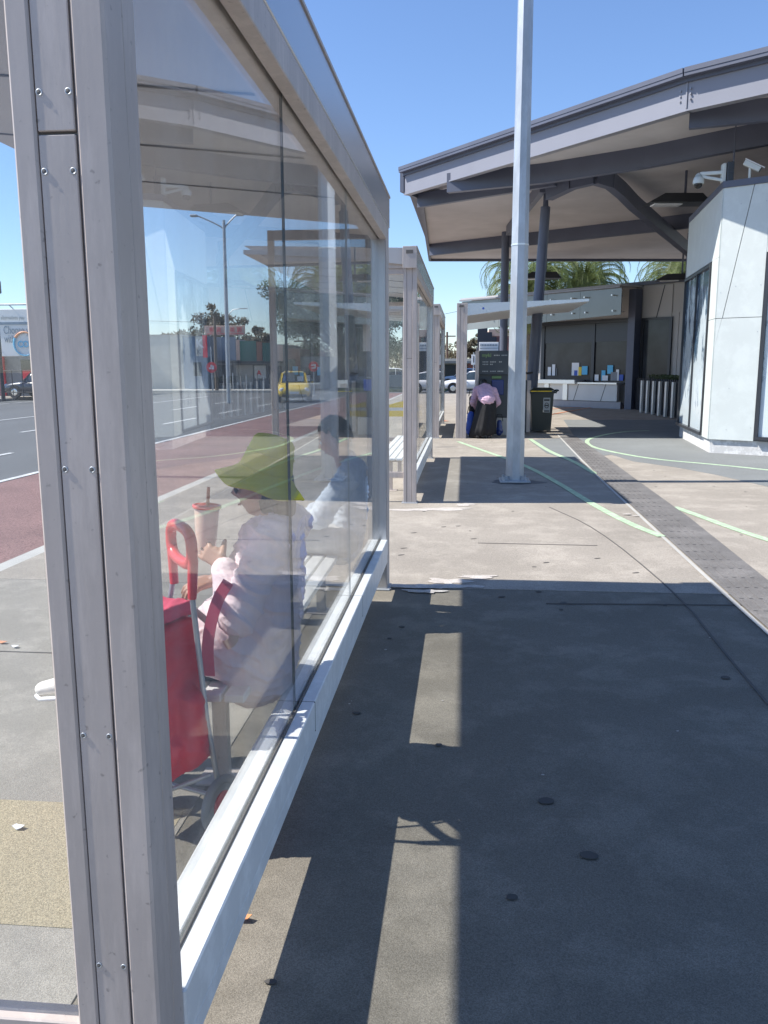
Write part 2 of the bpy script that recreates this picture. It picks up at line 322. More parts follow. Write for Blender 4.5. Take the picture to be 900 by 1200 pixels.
def cap(mb,p0,r0,p1,r1,n=14,sq=None):
    """tapered capsule, optionally flattened: sq=(axis,factor)"""
    p0=Vector(map(float,p0));p1=Vector(map(float,p1)); t=MB(); d=p1-p0
    ts=[]; K=5
    ax=d.normalized() if d.length>1e-6 else Vector((0,0,1)); rings=[]
    for i in range(K+1): a=math.pi/2*(1-i/K); rings.append((p0-ax*r0*math.sin(a),r0*math.cos(a)))
    for i in range(K+1): a=math.pi/2*i/K; rings.append((p1+ax*r1*math.sin(a),r1*math.cos(a)))
    a=ax.orthogonal().normalized(); b=ax.cross(a); vs=[]
    for c,r in rings:
        r=max(r,1e-4)
        for j in range(n):
            th=2*math.pi*j/n; o=a*r*math.cos(th)+b*r*math.sin(th)
            if sq: q=Vector(sq[0]).normalized(); o=o-q*(o.dot(q)*(1-sq[1]))
            vs.append(c+o)
    k=len(rings); fs=[(i*n+j,i*n+(j+1)%n,(i+1)*n+(j+1)%n,(i+1)*n+j) for i in range(k-1) for j in range(n)]+[tuple(range(n))[::-1],tuple(range((k-1)*n,k*n))]
    mb.add(vs,fs)
def chain(mb,pts,sq=None):
    for (p0,r0),(p1,r1) in zip(pts,pts[1:]): cap(mb,p0,r0,p1,r1,sq=sq)
# ------------------------------------------------------------- world, sun
SUN=Vector((-1,-.08,1.157)).normalized()
el=math.asin(SUN.z); az=math.atan2(SUN.x,SUN.y)
w=bpy.data.worlds.new("World"); SC.world=w; w.use_nodes=True; nt=w.node_tree
sky=nt.nodes.new('ShaderNodeTexSky'); sky.sky_type='NISHITA'; sky.sun_disc=False; sky.sun_elevation=el; sky.sun_rotation=az; sky.air_density=1.0; sky.dust_density=.15; sky.ozone_density=3.5; sky.altitude=20
tn_=nt.nodes.new('ShaderNodeMix'); tn_.data_type='RGBA'; tn_.blend_type='MULTIPLY'; tn_.inputs['Factor'].default_value=1; tn_.inputs['B'].default_value=(.98,1.05,1.20,1); nt.links.new(sky.outputs[0],tn_.inputs['A']); nt.links.new(tn_.outputs['Result'],nt.nodes['Background'].inputs[0]); nt.nodes['Background'].inputs[1].default_value=.105
sl=bpy.data.lights.new('sun','SUN'); sl.energy=5.0; sl.angle=rad(.53); sl.color=(1,.955,.88); so=bpy.data.objects.new('sun',sl); COL.objects.link(so)
so.rotation_euler=(-SUN).to_track_quat('-Z','Y').to_euler()
SC.view_settings.view_transform='Standard'; SC.view_settings.look='None'; SC.view_settings.gamma=1; SC.view_settings.exposure=.68
cd=bpy.data.cameras.new('camera'); co=bpy.data.objects.new('camera',cd); COL.objects.link(co); SC.camera=co
cd.sensor_fit='VERTICAL'; cd.sensor_height=24; cd.lens=24*F/1200; cd.clip_end=3000; cd.clip_start=.02
R3=Matrix(((AR[0],AU[0],-AF[0]),(AR[1],AU[1],-AF[1]),(AR[2],AU[2],-AF[2]))); co.matrix_world=Matrix.Translation((0,0,EYE))@R3.to_4x4()
SC.cycles.transparent_max_bounces=24; SC.cycles.max_bounces=10
# ------------------------------------------------------------- ground
RZ=-.12
struct(MB().box(-900,900,-300,1800,RZ-.3,RZ),'ground','road')
KX=-3.68
struct(MB().box(KX-.15,KX,-25,51,RZ+.001,.0).box(KX-.15,45,51,51.15,RZ+.001,.0),'kerb','kerb')
struct(MB().box(KX,45,-25,51,RZ+.001,0),'footpath','asphalt_path')
struct(MB().add([(-9,4,0)],[]).prism([(KX+.004,5.96),(45,5.96),(45,50.99),(KX+.004,50.99)],.0005,.004),'concrete_paving','pale_path')
struct(MB().prism([(KX+.004,-10),(-.98,-10),(-.98,5.955),(KX+.004,5.955)],.0005,.004),'glare_sheet','asphalt_glare')  # paler sheet over the same asphalt, its colour standing in for glare
struct(MB().prism([(-3.3,2.08),(-1.0,2.08),(-1.0,2.76),(-3.3,2.76)],.0045,.0062),'paving_patch','tan_path')
def gpoly(px): return [tuple(G(x,y)[:2]) for x,y in px]
mb=MB(); mb.prism(gpoly([(620,516),(640,531),(668,541),(697,536),(674,513)])[::-1],.0045,.008); mb.prism(gpoly([(674,513),(697,536),(716,533),(742,541),(792,548),(840,557),(905,572)])+[(9,12.5),(9,26),(3.0,26)],.0045,.008)
struct(mb,'blue_paving','blue_path')
# painted lines
def ribbon(name,pts,wd,m,z=.012,mode='w'):
    P=[Vector((p[0],p[1],0)) for p in pts]
    # smooth
    for _ in range(2):
        Q=[P[0]]
        for a,b in zip(P,P[1:]): Q+=[a.lerp(b,.25),a.lerp(b,.75)]
        P=Q+[P[-1]]
    vs=[];fs=[]
    for i,p in enumerate(P):
        d=(P[min(i+1,len(P)-1)]-P[max(i-1,0)]).normalized(); n=Vector((-d.y,d.x,0))*wd/2; vs+=[(p.x+n.x,p.y+n.y,z-.003),(p.x-n.x,p.y-n.y,z-.003),(p.x+n.x,p.y+n.y,z),(p.x-n.x,p.y-n.y,z)]
    for i in range(len(P)-1):
        a=i*4;b=a+4; fs+=[(a+2,a+3,b+3,b+2),(a,a+2,b+2,b),(a+3,a+1,b+1,b+3)]
    return MB().add(vs,fs)
for px,wd in(([(621.5,515),(644,530),(670,540),(698,556)],.09),([(537,518),(573,531),(614,545),(655,567),(695.5,592.5),(736,614),(776,630)],.09),([(760,505),(724,506.6),(690,514),(687,519),(693,524),(716,530),(767,539),(839,545),(905,552)],.09),([(790,595),(818,605),(859,620.6),(905,635.5)],.09)):
    struct(ribbon('l',gpoly(px),wd,''),'green_line','line_green')
struct(ribbon('l',gpoly([(640,480),(690,476.5),(735,478)]),.14,''),'orange_line','line_orange')
struct(ribbon('l',gpoly([(640,487),(680,480),(700,476.5)]),.10,'',z=.015),'orange_line','line_orange')
struct(ribbon('l',gpoly([(512,492),(523,494)]),.2,''),'orange_line','line_orange')
# tactile strip
Lp=[(900,738),(828.5,674),(767,618),(708,564),(680,536),(655,510)]; Rp=[(900,682),(859,649),(808,608),(747,564),(712,538),(675,512)]
lw=gpoly(Lp); rw=gpoly(Rp)
d=(lw[0][0]-lw[1][0])/(lw[0][1]-lw[1][1]); lw=[(lw[0][0]+d*(1.5-lw[0][1]),1.5)]+lw; rw=[(lw[0][0]+.36,1.5)]+rw
mb=MB(); mb.prism(lw+rw[::-1],.009,.014)
struct(mb,'tactile_paving','tactile')
mb=MB()
def onL(y): 
    for a,b in zip(lw,lw[1:]):
        if a[1]<=y<=b[1]: return a[0]+(b[0]-a[0])*(y-a[1])/(b[1]-a[1])
    return lw[-1][0]
y=1.6; 
while y<19:
    for k in range(5): x=onL(y)+.045+.065*k; mb.obox((x,y+.14,.0155),(0.04,1,0),(1,-.04,0),(0,0,-1),.13,.014,.0022)
    y+=.3
struct(mb,'tactile_ridges','tactile')
struct(ribbon('l',[(a[0]-.03,a[1]) for a in lw],.03,'',z=.011),'paving_edge','kerb')
# joints and blotches
mb=MB()
for px in([(644,595),(700,620),(798,700),(844,760),(905,832)],[(640,708),(770,709),(860,710),(905,709)],[(560,637),(700,640)]):
    r=ribbon('l',gpoly(px),.012,'',z=.0075); mb.add(r.v,r.f)
for yy in(4.35,): r=ribbon('l',[(KX,yy),(-1,yy)],.01,'',z=.0075); mb.add(r.v,r.f)
struct(mb,'paving_joint','joint')
def blob(mb,cx,cy,rx,ry,z,seed=0,n=22,rough=.35,rot=0):
    rnd=random.Random(seed); ph=[rnd.uniform(0,6.28) for _ in range(4)]; pts=[]
    for i in range(n):
        t=2*math.pi*i/n; k=1+rough*(.5*math.sin(2*t+ph[0])+.3*math.sin(3*t+ph[1])+.35*math.sin(5*t+ph[2])+.25*math.sin(8*t+ph[3])); x=rx*k*math.cos(t); y=ry*k*math.sin(t); pts.append((cx+x*math.cos(rot)-y*math.sin(rot),cy+x*math.sin(rot)+y*math.cos(rot)))
    mb.prism(pts,z-.0015,z)
mb=MB()
for i,(x,y,rx,ry) in enumerate(((520,597,.34,.09),(480,598,.25,.08),(545,592,.1,.1),(505,688,.16,.07),(525,682,.13,.09),(475,688,.22,.04),(560,677,.16,.05),(540,688,.14,.05),(498,694,.12,.05),(415,598,.25,.08),(440,690,.1,.04))):
    p=G(x,y); blob(mb,p[0],p[1],rx,ry,.0065+.0004*i,i,30,.5)
struct(mb,'paint_stain','stain')
mb=MB(); rnd=random.Random(3)
for i in range(95):
    x=rnd.uniform(-3.4,6); y=rnd.uniform(1,13) if i<70 else rnd.uniform(6,20); r=rnd.uniform(.008,.022); blob(mb,x,y,r,r*rnd.uniform(.6,1),.0066,i,12,.12)
for (x,y,r) in((850,795,.025),(640,940,.03),(690,1004,.03),(600,1053,.018)): p=G(x,y); blob(mb,p[0],p[1],r,r*.8,.0069,int(x),14,.12)
for (x,y) in((473,643),(520,618),(537,617),(555,632),(485,625),(470,651),(560,675),(700,655),(640,660),(745,672),(588,700),(660,707)):
    p=G(x,y); blob(mb,p[0],p[1],.028,.012,.0067,int(x),14,.25,rot=.4)
struct(mb,'gum_spots','gum')
mb=MB(); rnd=random.Random(12)
for i in range(70):
    x=rnd.uniform(-3.4,5); y=rnd.uniform(1.2,12); q=rnd.uniform(.003,.008); blob(mb,x,y,q,q*.6,.0064,i,8,.3)
struct(mb,'pale_specks','stain')

mb=MB()
for i,(x,y,r) in enumerate(((735,604,.05),(745,606,.035),(760,600,.02))): p=G(x,y); blob(mb,p[0],p[1],r,r*.5,.017,i,12)
struct(mb,'worn_paint','stain')
for (x,y,m_,lb) in((284,1079,'straw','curled brown leaf on the lit paving close to the shelter'),(3,755,'straw','flat brown leaf on the paving left of the near post'),(22,973,'white','small white scrap of litter on the tan paving patch'),(18,760,'white','small white scrap on the grey paving beside a brown leaf')):
    p=G(x,y); mb=MB(); vs=[];n=8
    for i in range(n): t=6.283*i/n; vs.append((p[0]+.022*math.cos(t)*(1.3 if m_=='straw' else 1),p[1]+.014*math.sin(t)+.004*math.cos(3*t),.012+.008*abs(math.cos(t))))
    vs+=[(v[0],v[1],v[2]-.002) for v in vs]; mb.add(vs,[tuple(range(n)),tuple(range(n,2*n))[::-1]]+[(i,i+n,(i+1)%n+n,(i+1)%n) for i in range(n)]); tag(mb.build('fallen_leaf' if m_=='straw' else 'litter_scrap',m_),lb,'leaf' if m_=='straw' else 'litter')
# road
struct(MB().box(-7.02,KX-.151,-25,57,RZ+.001,RZ+.004),'bus_lane','red_lane')
def rline(name,x0,x1,y0,y1,z=RZ+.008): struct(MB().box(x0,x1,y0,y1,z-.003,z),'lane_line','line_white')
rline('',-7.17,-7.05,-25,52)
for y0 in range(-6,56,6): rline('',-9.35,-9.22,y0+1.2,y0+4.4)
for y0 in range(-6,56,6): rline('',-12.1,-11.97,y0+3.8,y0+7)
rline('',-15.6,-15.48,-20,50); rline('',-22.6,-22.48,-20,55)
struct(MB().box(-80,-24.4,-20,57.3,RZ+.002,.02),'far_footpath','pale_path')
struct(MB().box(-80,-12,57.6,150,RZ+.002,.04),'cross_footpath','kerb')
struct(MB().prism([(-9,60),(-1.5,59),(-1,72),(-9,75)],RZ+.002,.05),'traffic_island','grass')
struct(MB().box(-10.5,4,76,110,RZ+.002,.03),'far_paving','pale_path')
struct(MB().box(-300,300,160,1200,RZ,.5),'distant_ground','grass')
# ------------------------------------------------------------- bus shelters
def screw(mb,x,y,z): mb.lathe((x,y,z),[(.0001,.0),(.0032,0),(.0032,.0006),(.0052,.001),(.0056,.0)],12,0,Vector((0,-1,0))); mb.lathe((x,y-.0016,z),[(.003,0),(.0001,.0004)],10,1,Vector((0,-1,0)))
def shelter(ox,oy,L,H,label,near,xs=-1.84,zs=2.74,sb=0.,fz=None,panes=3):
    t=thing('bus_shelter',label,'bus shelter',(ox,oy,0),0,'aluminium bus shelters in a row along the kerb')
    X=lambda v: ox+v
    FB=H-.198; rz=FB if fz is None else fz      # fascia bottom
    def post(y0,y1,front):
        mb=MB(); s=1 if front else -1; yf=y0 if front else y1
        ya,yb=(y0,y0+.075) if front else (y1-.075,y1)
        # three front strips with narrow grooves, backing box behind
        mb.rbox(X(-.155),X(-.117),ya,yb,0,rz,.004); mb.rbox(X(-.053),X(0),ya,yb,0,rz,.005)
        zj=1.954 if near else 1.7
        for a,b in((0,zj-.0015),(zj+.0015,rz)): mb.rbox(X(-.1145),X(-.0555),ya+.0015,yb-.0015,a+.001,b-.001,.0015)
        mb.box(X(-.145),X(-.01),ya+.01,yb-.01,.002,rz-.003,1)
        y2=(yb+.006,y1) if front else (y0,ya-.006)
        mb.rbox(X(-.148),X(-.004),y2[0],y2[1],0,rz-.001,.003); mb.box(X(-.14),X(-.012),min(yb,y2[0])-.004,max(ya,y2[1])-.004 if not front else y2[0]+.004,.003,rz-.004,2)
        o=mb.build('rear_post',['alu','alu_dark','alu_blue'],t)
        for (dz) in((2.012,1.898,1.437,.975,.531,.2) if near else (2.3,1.6,1.1,.5)):
            for dx in(-.108,-.062):
                m2=MB(); screw(m2,X(dx),ya+.0012 if front else ya-.0,dz); m2.build('screw',['galv','alu_dark'],o)
        return o
    yn=oy; yf=oy+L
    post(yn,yn+.135,True); post(yf-.135,yf,False)
    ya,yb=yn+.136,yf-.136
    mb=MB(); mb.rbox(X(-.052),X(0),ya,yb,.262,.375,.004); mb.rbox(X(-.14),X(-.068),ya,yb,.262,.375,.004); mb.box(X(-.135),X(-.006),ya+.002,yb-.002,.268,.355,1); mb.rbox(X(-.128),X(-.003),ya,yb,.206,.2585,.003)
    for f in(.33,.66): mb.box(X(-.141),X(.0008),ya+(yb-ya)*f,ya+(yb-ya)*f+.003,.26,.3757,1)
    mb.build('sill',['alu_sill','alu_dark'],t)
    mb=MB(); mb.rbox(X(-.052),X(-.003),ya,yb,FB-.1,FB-.001,.003); mb.rbox(X(-.14),X(-.068),ya,yb,FB-.1,FB-.001,.003); mb.box(X(-.13),X(-.01),ya+.002,yb-.002,FB-.08,FB-.004,1); mb.build('top_rail',['alu','alu_dark'],t)
    n=panes; wd=(yb-ya)/n; zb,zt=.36,FB-.085
    cuts=[ya]+[ya+wd*(i) for i in range(1,n)]+[yb]
    if near: cuts=[ya,2.83,4.32,yb]
    for a,b in zip(cuts,cuts[1:]):
        g=MB().box(X(-.066),X(-.058),a+.003,b-.003,zb,zt).build('glass_pane','glass',t)
        if b!=cuts[-1]: q_=.0016 if b==cuts[1] else .0007; MB().box(X(-.0665),X(-.0575),b-q_,b+q_,zb,zt).build('silicone_seal','glass_edge' if b==cuts[1] else 'mark_grey',t)
    MB().tube([(X(-.054),ya,.377),(X(-.054),yb,.377)],.0035,6).build('rubber_seal','alu_dark',t)
    # roof slab: level top, underside rising toward the street
    zo=FB+.001; top=H
    sec=[(0-.055,zo+.004),(0-.055,top-.003),(xs-.0,zs+.045),(xs,zs),(-.9,zo+.09 if sb==0 else zo+.10)]
    mb=MB(); mb.xprism([(X(a),b) for a,b in sec],yn-.02,yf+.03)
    mb.build('roof',['soffit'],t)
    for k in range(1,5):
        yy=yn+L*k/5; mb=MB(); mb.xprism([(X(a),b-.0025) for a,b in((-.15,zo+.013),(-.9,zo+.09),(xs+.03,zs-.001),(xs+.03,zs-.006),(-.9,zo+.085),(-.15,zo+.008))],yy-.006,yy+.006); mb.build('roof_joint','alu_dark',t)
    mb=MB(); mb.rbox(X(-.05),X(0),yn-.06,yf+.07,FB,H,.004); mb.build('fascia','alu_blue',t)
    MB().box(X(-.051),X(.006),yn-.062,yf+.072,H+.0005,H+.014).build('fascia_capping','alu',t)
    # side panes with their street-side posts
    for ys,nr in((yn+.04,True),(yf-.09,False)):
        mb=MB(); mb.rbox(X(-.84),X(-.795),ys+.01,ys+.04,0,FB-.02,.003); mb.build('side_post','alu',t)
        mb=MB(); mb.rbox(X(-.794),X(-.156),ys+.002,ys+.05,FB-.085,FB-.021,.003); mb.build('side_rail','alu',t); MB().rbox(X(-.794),X(-.156),ys+.002,ys+.05,.30,.37,.003).build('side_rail','alu',t)
        MB().box(X(-.79),X(-.156),ys+.02,ys+.028,.372,FB-.088).build('side_glass','glass',t)
        if nr and not near:
            mb=MB(); mb.xprism([(X(-.157),H+.005),(X(-2.0),H+.055),(X(-1.66),H-.13),(X(-.157),H-.14)],ys-.03,ys-.0); mb.xprism([(X(-.157),H-.142),(X(-.86),H-.13),(X(-.86),FB-.019),(X(-.157),FB-.019)],ys-.02,ys+.0); mb.build('end_fascia','alu',t)
            c=MB().rbox(X(-.157),X(.001),yn-.075,yn-.061,FB-.03,H+.01,.003).build('end_cap','alu',t)
            MB().rbox(X(-.12),X(-.04),yn-.079,yn-.0755,H-.07,H-.03,.003).build('cap_slot','alu_dark',c)
    for yy in(yn+.07,yf-.07): MB().rbox(X(-.175),X(.015),yy-.09,yy+.09,.0,.012,.003).build('base_plate','galv',t)
    return t
shelter(-.54,1.30,4.72,2.755,'nearest glass bus shelter, its big front post filling the left edge','n')
shelter(-.56,9.82,5.10,2.93,'second glass bus shelter along the kerb, beyond the seated people',None,xs=-2.0,zs=2.89,sb=1)
shelter(-.575,19.05,5.0,2.96,'third and farthest glass bus shelter, beside the white angled-roof stop',None,xs=-2.0,zs=2.92,sb=1)
def bench(x0,x1,y0,y1,label,full=True):
    t=thing('bench',label,'bench',((x0+x1)/2,y0,0),0,'aluminium slat benches inside the shelters')
    n=4; wd=(x1-x0)/n
    for i in range(n): MB().rbox(x0+wd*i+.006,x0+wd*(i+1)-.006,y0,y1,.425,.455,.004).build('slat','alu_sill',t)
    k=3
    for i in range(k):
        yy=y0+.25+(y1-y0-.5)*i/(k-1); mb=MB(); mb.rbox(x0+.03,x1-.03,yy-.025,yy+.025,.38,.4245,.004); mb.rbox((x0+x1)/2-.03,(x0+x1)/2+.03,yy-.02,yy+.02,0,.379,.004); mb.rbox((x0+x1)/2-.09,(x0+x1)/2+.09,yy-.07,yy+.07,0.004,.012,.002); mb.build('bench_leg','alu',t)
bench(-1.10,-.76,2.75,5.55,'slatted aluminium bench the two people sit on in the near shelter')
bench(-1.14,-.78,10.6,14.2,'slatted aluminium bench with nobody on it in the second shelter')
bench(-1.14,-.78,19.9,23.2,'slatted aluminium bench in the farthest shelter')
# yellow wavy board
t=thing('barrier_board','yellow board with a wavy top edge beyond the second shelter bench','board',(-1.9,16.9,0))
pts=[(-2.35,.80)]
for i in range(31): x=-2.35+i*.05; pts.append((x,.89+.035*math.sin(x*9)))
pts.append((-.85,.80)); MB().xprism(pts[::-1],16.88,16.91).build('wavy_panel','yellow',t); MB().box(-2.35,-.85,16.88,16.91,.62,.735).build('lower_panel','yellow',t); MB().box(-2.33,-.87,16.885,16.905,.7355,.7995).build('middle_panel','white',t)
for x in(-2.3,-.9): MB().cyl((x,16.93,0),(x,16.93,.88),.02).build('leg','galv',t)
# ------------------------------------------------------------- stop with the angled roof beside the shelters
t=thing('angled_roof_shelter','open stop with one pale post and a long tapering roof over the ticket machine','shelter',(-.09,19.1,0))
mb=MB(); mb.rbox(-.20,-.125,19.05,19.13,0,2.99,.004); mb.rbox(-.121,-.04,19.052,19.13,0,2.99,.004); mb.rbox(-.036,.035,19.05,19.13,0,2.99,.004); mb.box(-.19,.03,19.07,19.12,.01,2.98,1); mb.build('post',['alu','alu_dark'],t)
MB().rbox(-.15,-.05,19.04,19.049,2.90,2.95,.002).build('post_slot','alu_dark',t)
mb=MB(); mb.xprism([(.036,2.98),(2.66,3.05),(2.66,3.0),(1.75,2.93),(.036,2.72)],19.055,19.1); mb.build('arm','alu_blue',t)
mb=MB(); mb.xprism([(.036,2.97),(2.66,3.04),(2.66,2.99),(1.75,2.92),(.036,2.72)],19.1005,22.6); mb.build('roof','soffit',t)
MB().cyl((.38,19.05,2.87),(.38,19.045,2.87),.025,n=12).build('bolt','blue',t)
# ------------------------------------------------------------- lamp post
t=thing('lamp_post','tall galvanised eight-sided pole standing on the path in the middle','lamp post',(.71,11.8,0))
MB().cyl((.71,11.8,.04),(.71,11.8,10.5),.13,.082,8,smooth=False,rot=math.pi/8+.1).build('pole','galv',t)
mb=MB(); mb.rbox(.50,.92,11.6,12.0,.012,.04,.006)
for a,b in((-.15,-.14),(.15,-.14),(-.15,.14),(.15,.14)): mb.cyl((.71+a,11.8+b,.04),(.71+a,11.8+b,.085),.022,n=6,smooth=False)
for k in range(4):
    a=k*math.pi/2+math.pi/4; mb.beam((.71+.11*math.cos(a),11.8+.11*math.sin(a),.08),(.71+.2*math.cos(a),11.8+.2*math.sin(a),.05),.012,.05)
mb.build('base_plate','galv',t)
MB().cyl((.71,11.8,3.2),(.71,11.8,3.22),.122,.122,8,smooth=False,rot=math.pi/8+.1).build('band','steel_bright',t)
MB().rbox(.80,.835,11.76,11.84,.35,.60,.004).build('access_door','galv',t)
mb=MB(); blob(mb,.74,11.75,.32,.26,.0062,4,24,.3); struct(mb,'rust_stain','tactile')
mb=MB(); mb.beam((.71,11.8,10.4),(.71-2.2,11.8-.2,10.8),.07,.07); mb.rbox(-2.2,-1.4,11.5,11.75,10.72,10.82,.02); mb.build('lamp_arm','galv',t)
# ------------------------------------------------------------- big station canopy
CT=thing('station_canopy','large grey canopy roof on steel columns over the ticket office','canopy',(2.5,22,0))
A=Vector((-1.6,21.7,0)); K=Vector((3.6,15.3,0)); Rr=Vector((9.9,10.35,0)); Bk=Vector((14,37.6,0)); BL=Vector((-1.48,35.6,0)); E1=Vector((14,10.35,0))
A2=Vector((-1.15,22.4,0))
mb=MB(); mb.prism([(p.x,p.y) for p in(Vector((-1.2,22.9,0)),Vector((3.68,15.5,0)),Vector((9.9,10.65,0)),E1+Vector((0,.3,0)),Bk,BL)],5.98,6.08); mb.build('soffit','canopy_soffit',CT)
mb=MB(); mb.prism([(p.x,p.y) for p in(A,K,Rr,E1,Bk,BL)],6.25,6.36); mb.build('roof_sheet','canopy_steel',CT)
def fas(p,q,z0,z1,th,m,name,inn=0.):
    d=(q-p).normalized(); n=Vector((-d.y,d.x,0)); mb=MB(); a=p+n*inn; b=q+n*inn
    mb.prism([(a.x,a.y),(b.x,b.y),(b.x+n.x*th,b.y+n.y*th),(a.x+n.x*th,a.y+n.y*th)],z0,z1); mb.build(name,m,CT)
for p,q in((A,K),(K,Rr),(Rr,E1)):
    d=(q-p).normalized(); n=Vector((-d.y,d.x,0)); 
    if n.y<0: n=-n
    for z0,z1,inn,th,m_,nm in((6.365,6.44,-.13,.34,'canopy_steel','gutter'),(6.31,6.364,-.12,.26,'canopy_steel','gutter_lip'),(5.83,6.309,.05,.06,'fascia_grey','fascia_board'),(5.80,5.828,.03,.16,'canopy_trim','bottom_flange')):
        a=p+n*inn; b=q+n*inn; mb=MB(); mb.prism([(a.x,a.y),(b.x,b.y),(b.x+n.x*th,b.y+n.y*th),(a.x+n.x*th,a.y+n.y*th)],z0,z1); mb.build(nm,m_,CT)
dk=(K-A).normalized(); nk_=Vector((-dk.y,dk.x,0)); nk_=-nk_ if nk_.y>0 else nk_
mb=MB(); mb.obox(K+dk*-.02-nk_*.042+Vector((0,0,6.08)),dk,nk_,Vector((0,0,1)),.012,.01,.24,0)
for zz in(5.98,6.06,6.14):
    for q_ in(-.10,.10): c_=K+dk*(q_-.05)-nk_*.05+Vector((0,0,zz)); mb.cyl(c_,c_+nk_*.02,.018,n=8)
mb.build('splice_bolts','canopy_trim',CT)
mb=MB()
for p,q in(((-1.62,21.72),(-1.2,22.9)),((-1.2,22.9),(-1.5,35.65)),((-1.5,35.65),(14,37.65))):
    mb.beam((*p,6.12),(*q,6.12),.1,.48)
mb.build('edge_beam','canopy_steel',CT)
def cbeam(pts,w,h,z,name='roof_beam'):
    mb=MB()
    for a,b in zip(pts,pts[1:]): mb.beam((a[0],a[1],z(a) if callable(z) else z),(b[0],b[1],z(b) if callable(z) else z),w,h)
    mb.build(name,'canopy_steel',CT)
cbeam([(-.45,20.4),(1.7,19.6),(3.6,18.4),(6.0,16.3),(11,12.4)],.16,.42,5.78)
cbeam([(3.78,15.75),(5.4,15.3),(9.5,14.2)],.14,.36,5.80)
cbeam([(-1.25,22.6),(2.0,20.3)],.14,.34,5.82)
cbeam([(-1.3,31.5),(2.5,29.0),(6.3,26.4),(12,22.6)],.16,.40,5.78)
cbeam([(1.3,27.8),(1.78,21.2)],.14,.3,5.84)
# curved rib from the raking column towards the building
mb=MB(); RB=[(1.9,20.9,5.62),(2.35,20.2,5.72),(2.8,19.9,5.76),(3.2,20.3,5.74),(3.6,21.1,5.68),(4.1,22.2,5.58),(7.6,30.2,5.35)]
for a,b in zip(RB,RB[1:]): mb.beam(a,b,.2,.34)
mb.build('bent_rib','canopy_steel',CT)
def column(p0,p1,r0,r1): MB().cyl(p0,p1,r0,r1,16).build('column','canopy_steel',CT)
column((1.66,22,0),(1.93,22,5.5),.15,.12); MB().cyl((1.93,22,5.5),(1.935,22,5.98),.07,.05,12).build('column_head','canopy_steel',CT)
column((1.27,29,0),(1.27,29,5.98),.13,.13); column((7.45,30,0),(7.45,30,5.98),.10,.10); column((10.5,18,4),(10.5,18,5.98),.12,.12)
def luminaire(x,y,z,rz,label):
    t=thing('canopy_light',label,'light',(x,y,z),rz,'grey hooded lights under the canopy')
    MB().add([(-.7,-.3,.0),(.7,-.3,0),(.7,.3,0),(-.7,.3,0),(-.3,-.15,.22),(.55,-.15,.22),(.55,.15,.22),(-.3,.15,.22)],[(0,1,2,3)[::-1],(4,5,6,7),(0,1,5,4),(1,2,6,5),(2,3,7,6),(3,0,4,7)]).build('housing','dark_frame',t,local=True)
    MB().rbox(-.55,.1,-.16,.16,-.03,-.001,.01).build('lens','lamp_glass',t,local=True)
    MB().cyl((0.2,0,.22),(.2,0,5.98-z),.03).build('stem','canopy_steel',t,local=True)
luminaire(4.75,20.6,5.25,.1,'dark hooded lamp under the canopy near the security cameras')
luminaire(2.55,30.5,4.62,.1,'dark hooded lamp above the ticket office glass, left of the palms'); luminaire(7.4,31.5,4.6,-.2,'dark hooded lamp by the thin canopy column at right')
# ------------------------------------------------------------- white panel building (right)
B=thing('panel_building','white panelled kiosk building with soaped-over windows at the right','building',(6,16,0))
P0=Vector((4.894,19.78,0)); P1=Vector((4.535,16.07,0)); P2=Vector((10.9,12.13,0))
TOPZ=4.70; outline=[(P0.x,P0.y),(P1.x,P1.y),(P2.x,P2.y),(14,16),(14,23),(7.6,20.6)]
MB().prism([(x+.02*(1 if x<9 else 0),y+.02) for x,y in outline],0,.26).build('plinth','plinth',B)
MB().prism([(x+.03,y+.03) for x,y in outline],.2605,TOPZ-.001).build('core','joint_grey',B)
def wallframe(a,b,sign):
    d=(b-a).normalized(); n=Vector((d.y,-d.x,0))*1.0
    def W(s,z,o): p=a+d*s+n*o; return (p.x,p.y,z)
    return d,n,W,(b-a).length
def slabw(W,s0,s1,z0,z1,o0,o1,mi=0,mb=None):
    mb=mb or MB(); vs=[W(s,z,o) for s in(s0,s1) for o in(o0,o1) for z in(z0,z1)]; mb.add(vs,[(0,1,3,2),(4,6,7,5),(0,4,5,1),(2,3,7,6),(0,2,6,4),(1,5,7,3)],mi); return mb
dl,nl,WL,LL=wallframe(P0,P1,1)
if (nl.x>0): pass
# outward normal for the left wall must point to -x
def mkW(a,b,out):
    d=(b-a).normalized(); n=Vector((d.y,-d.x,0)); 
    if n.dot(Vector(out))<0: n=-n
    return (lambda s,z,o: tuple((a+d*s+n*o)+Vector((0,0,z)))),(b-a).length,d,n
WL,LL,_,_=mkW(P0,P1,(-1,0,0)); WR,LR,dR,nR=mkW(P1,P2,(-.5,-1,0))
# left wall panels (s measured from the back corner)
mb=MB(); slabw(WL,0,LL,3.53,TOPZ-.002,.0,.03,0,mb); slabw(WL,3.10,LL-.001,2.455,3.525,.0,.03,0,mb); slabw(WL,3.10,LL-.001,.265,2.445,.0,.03,0,mb); slabw(WL,0,3.095,.2655,.262+.02,.0,.02,0,mb); mb.build('wall_panel','panel_white',B)
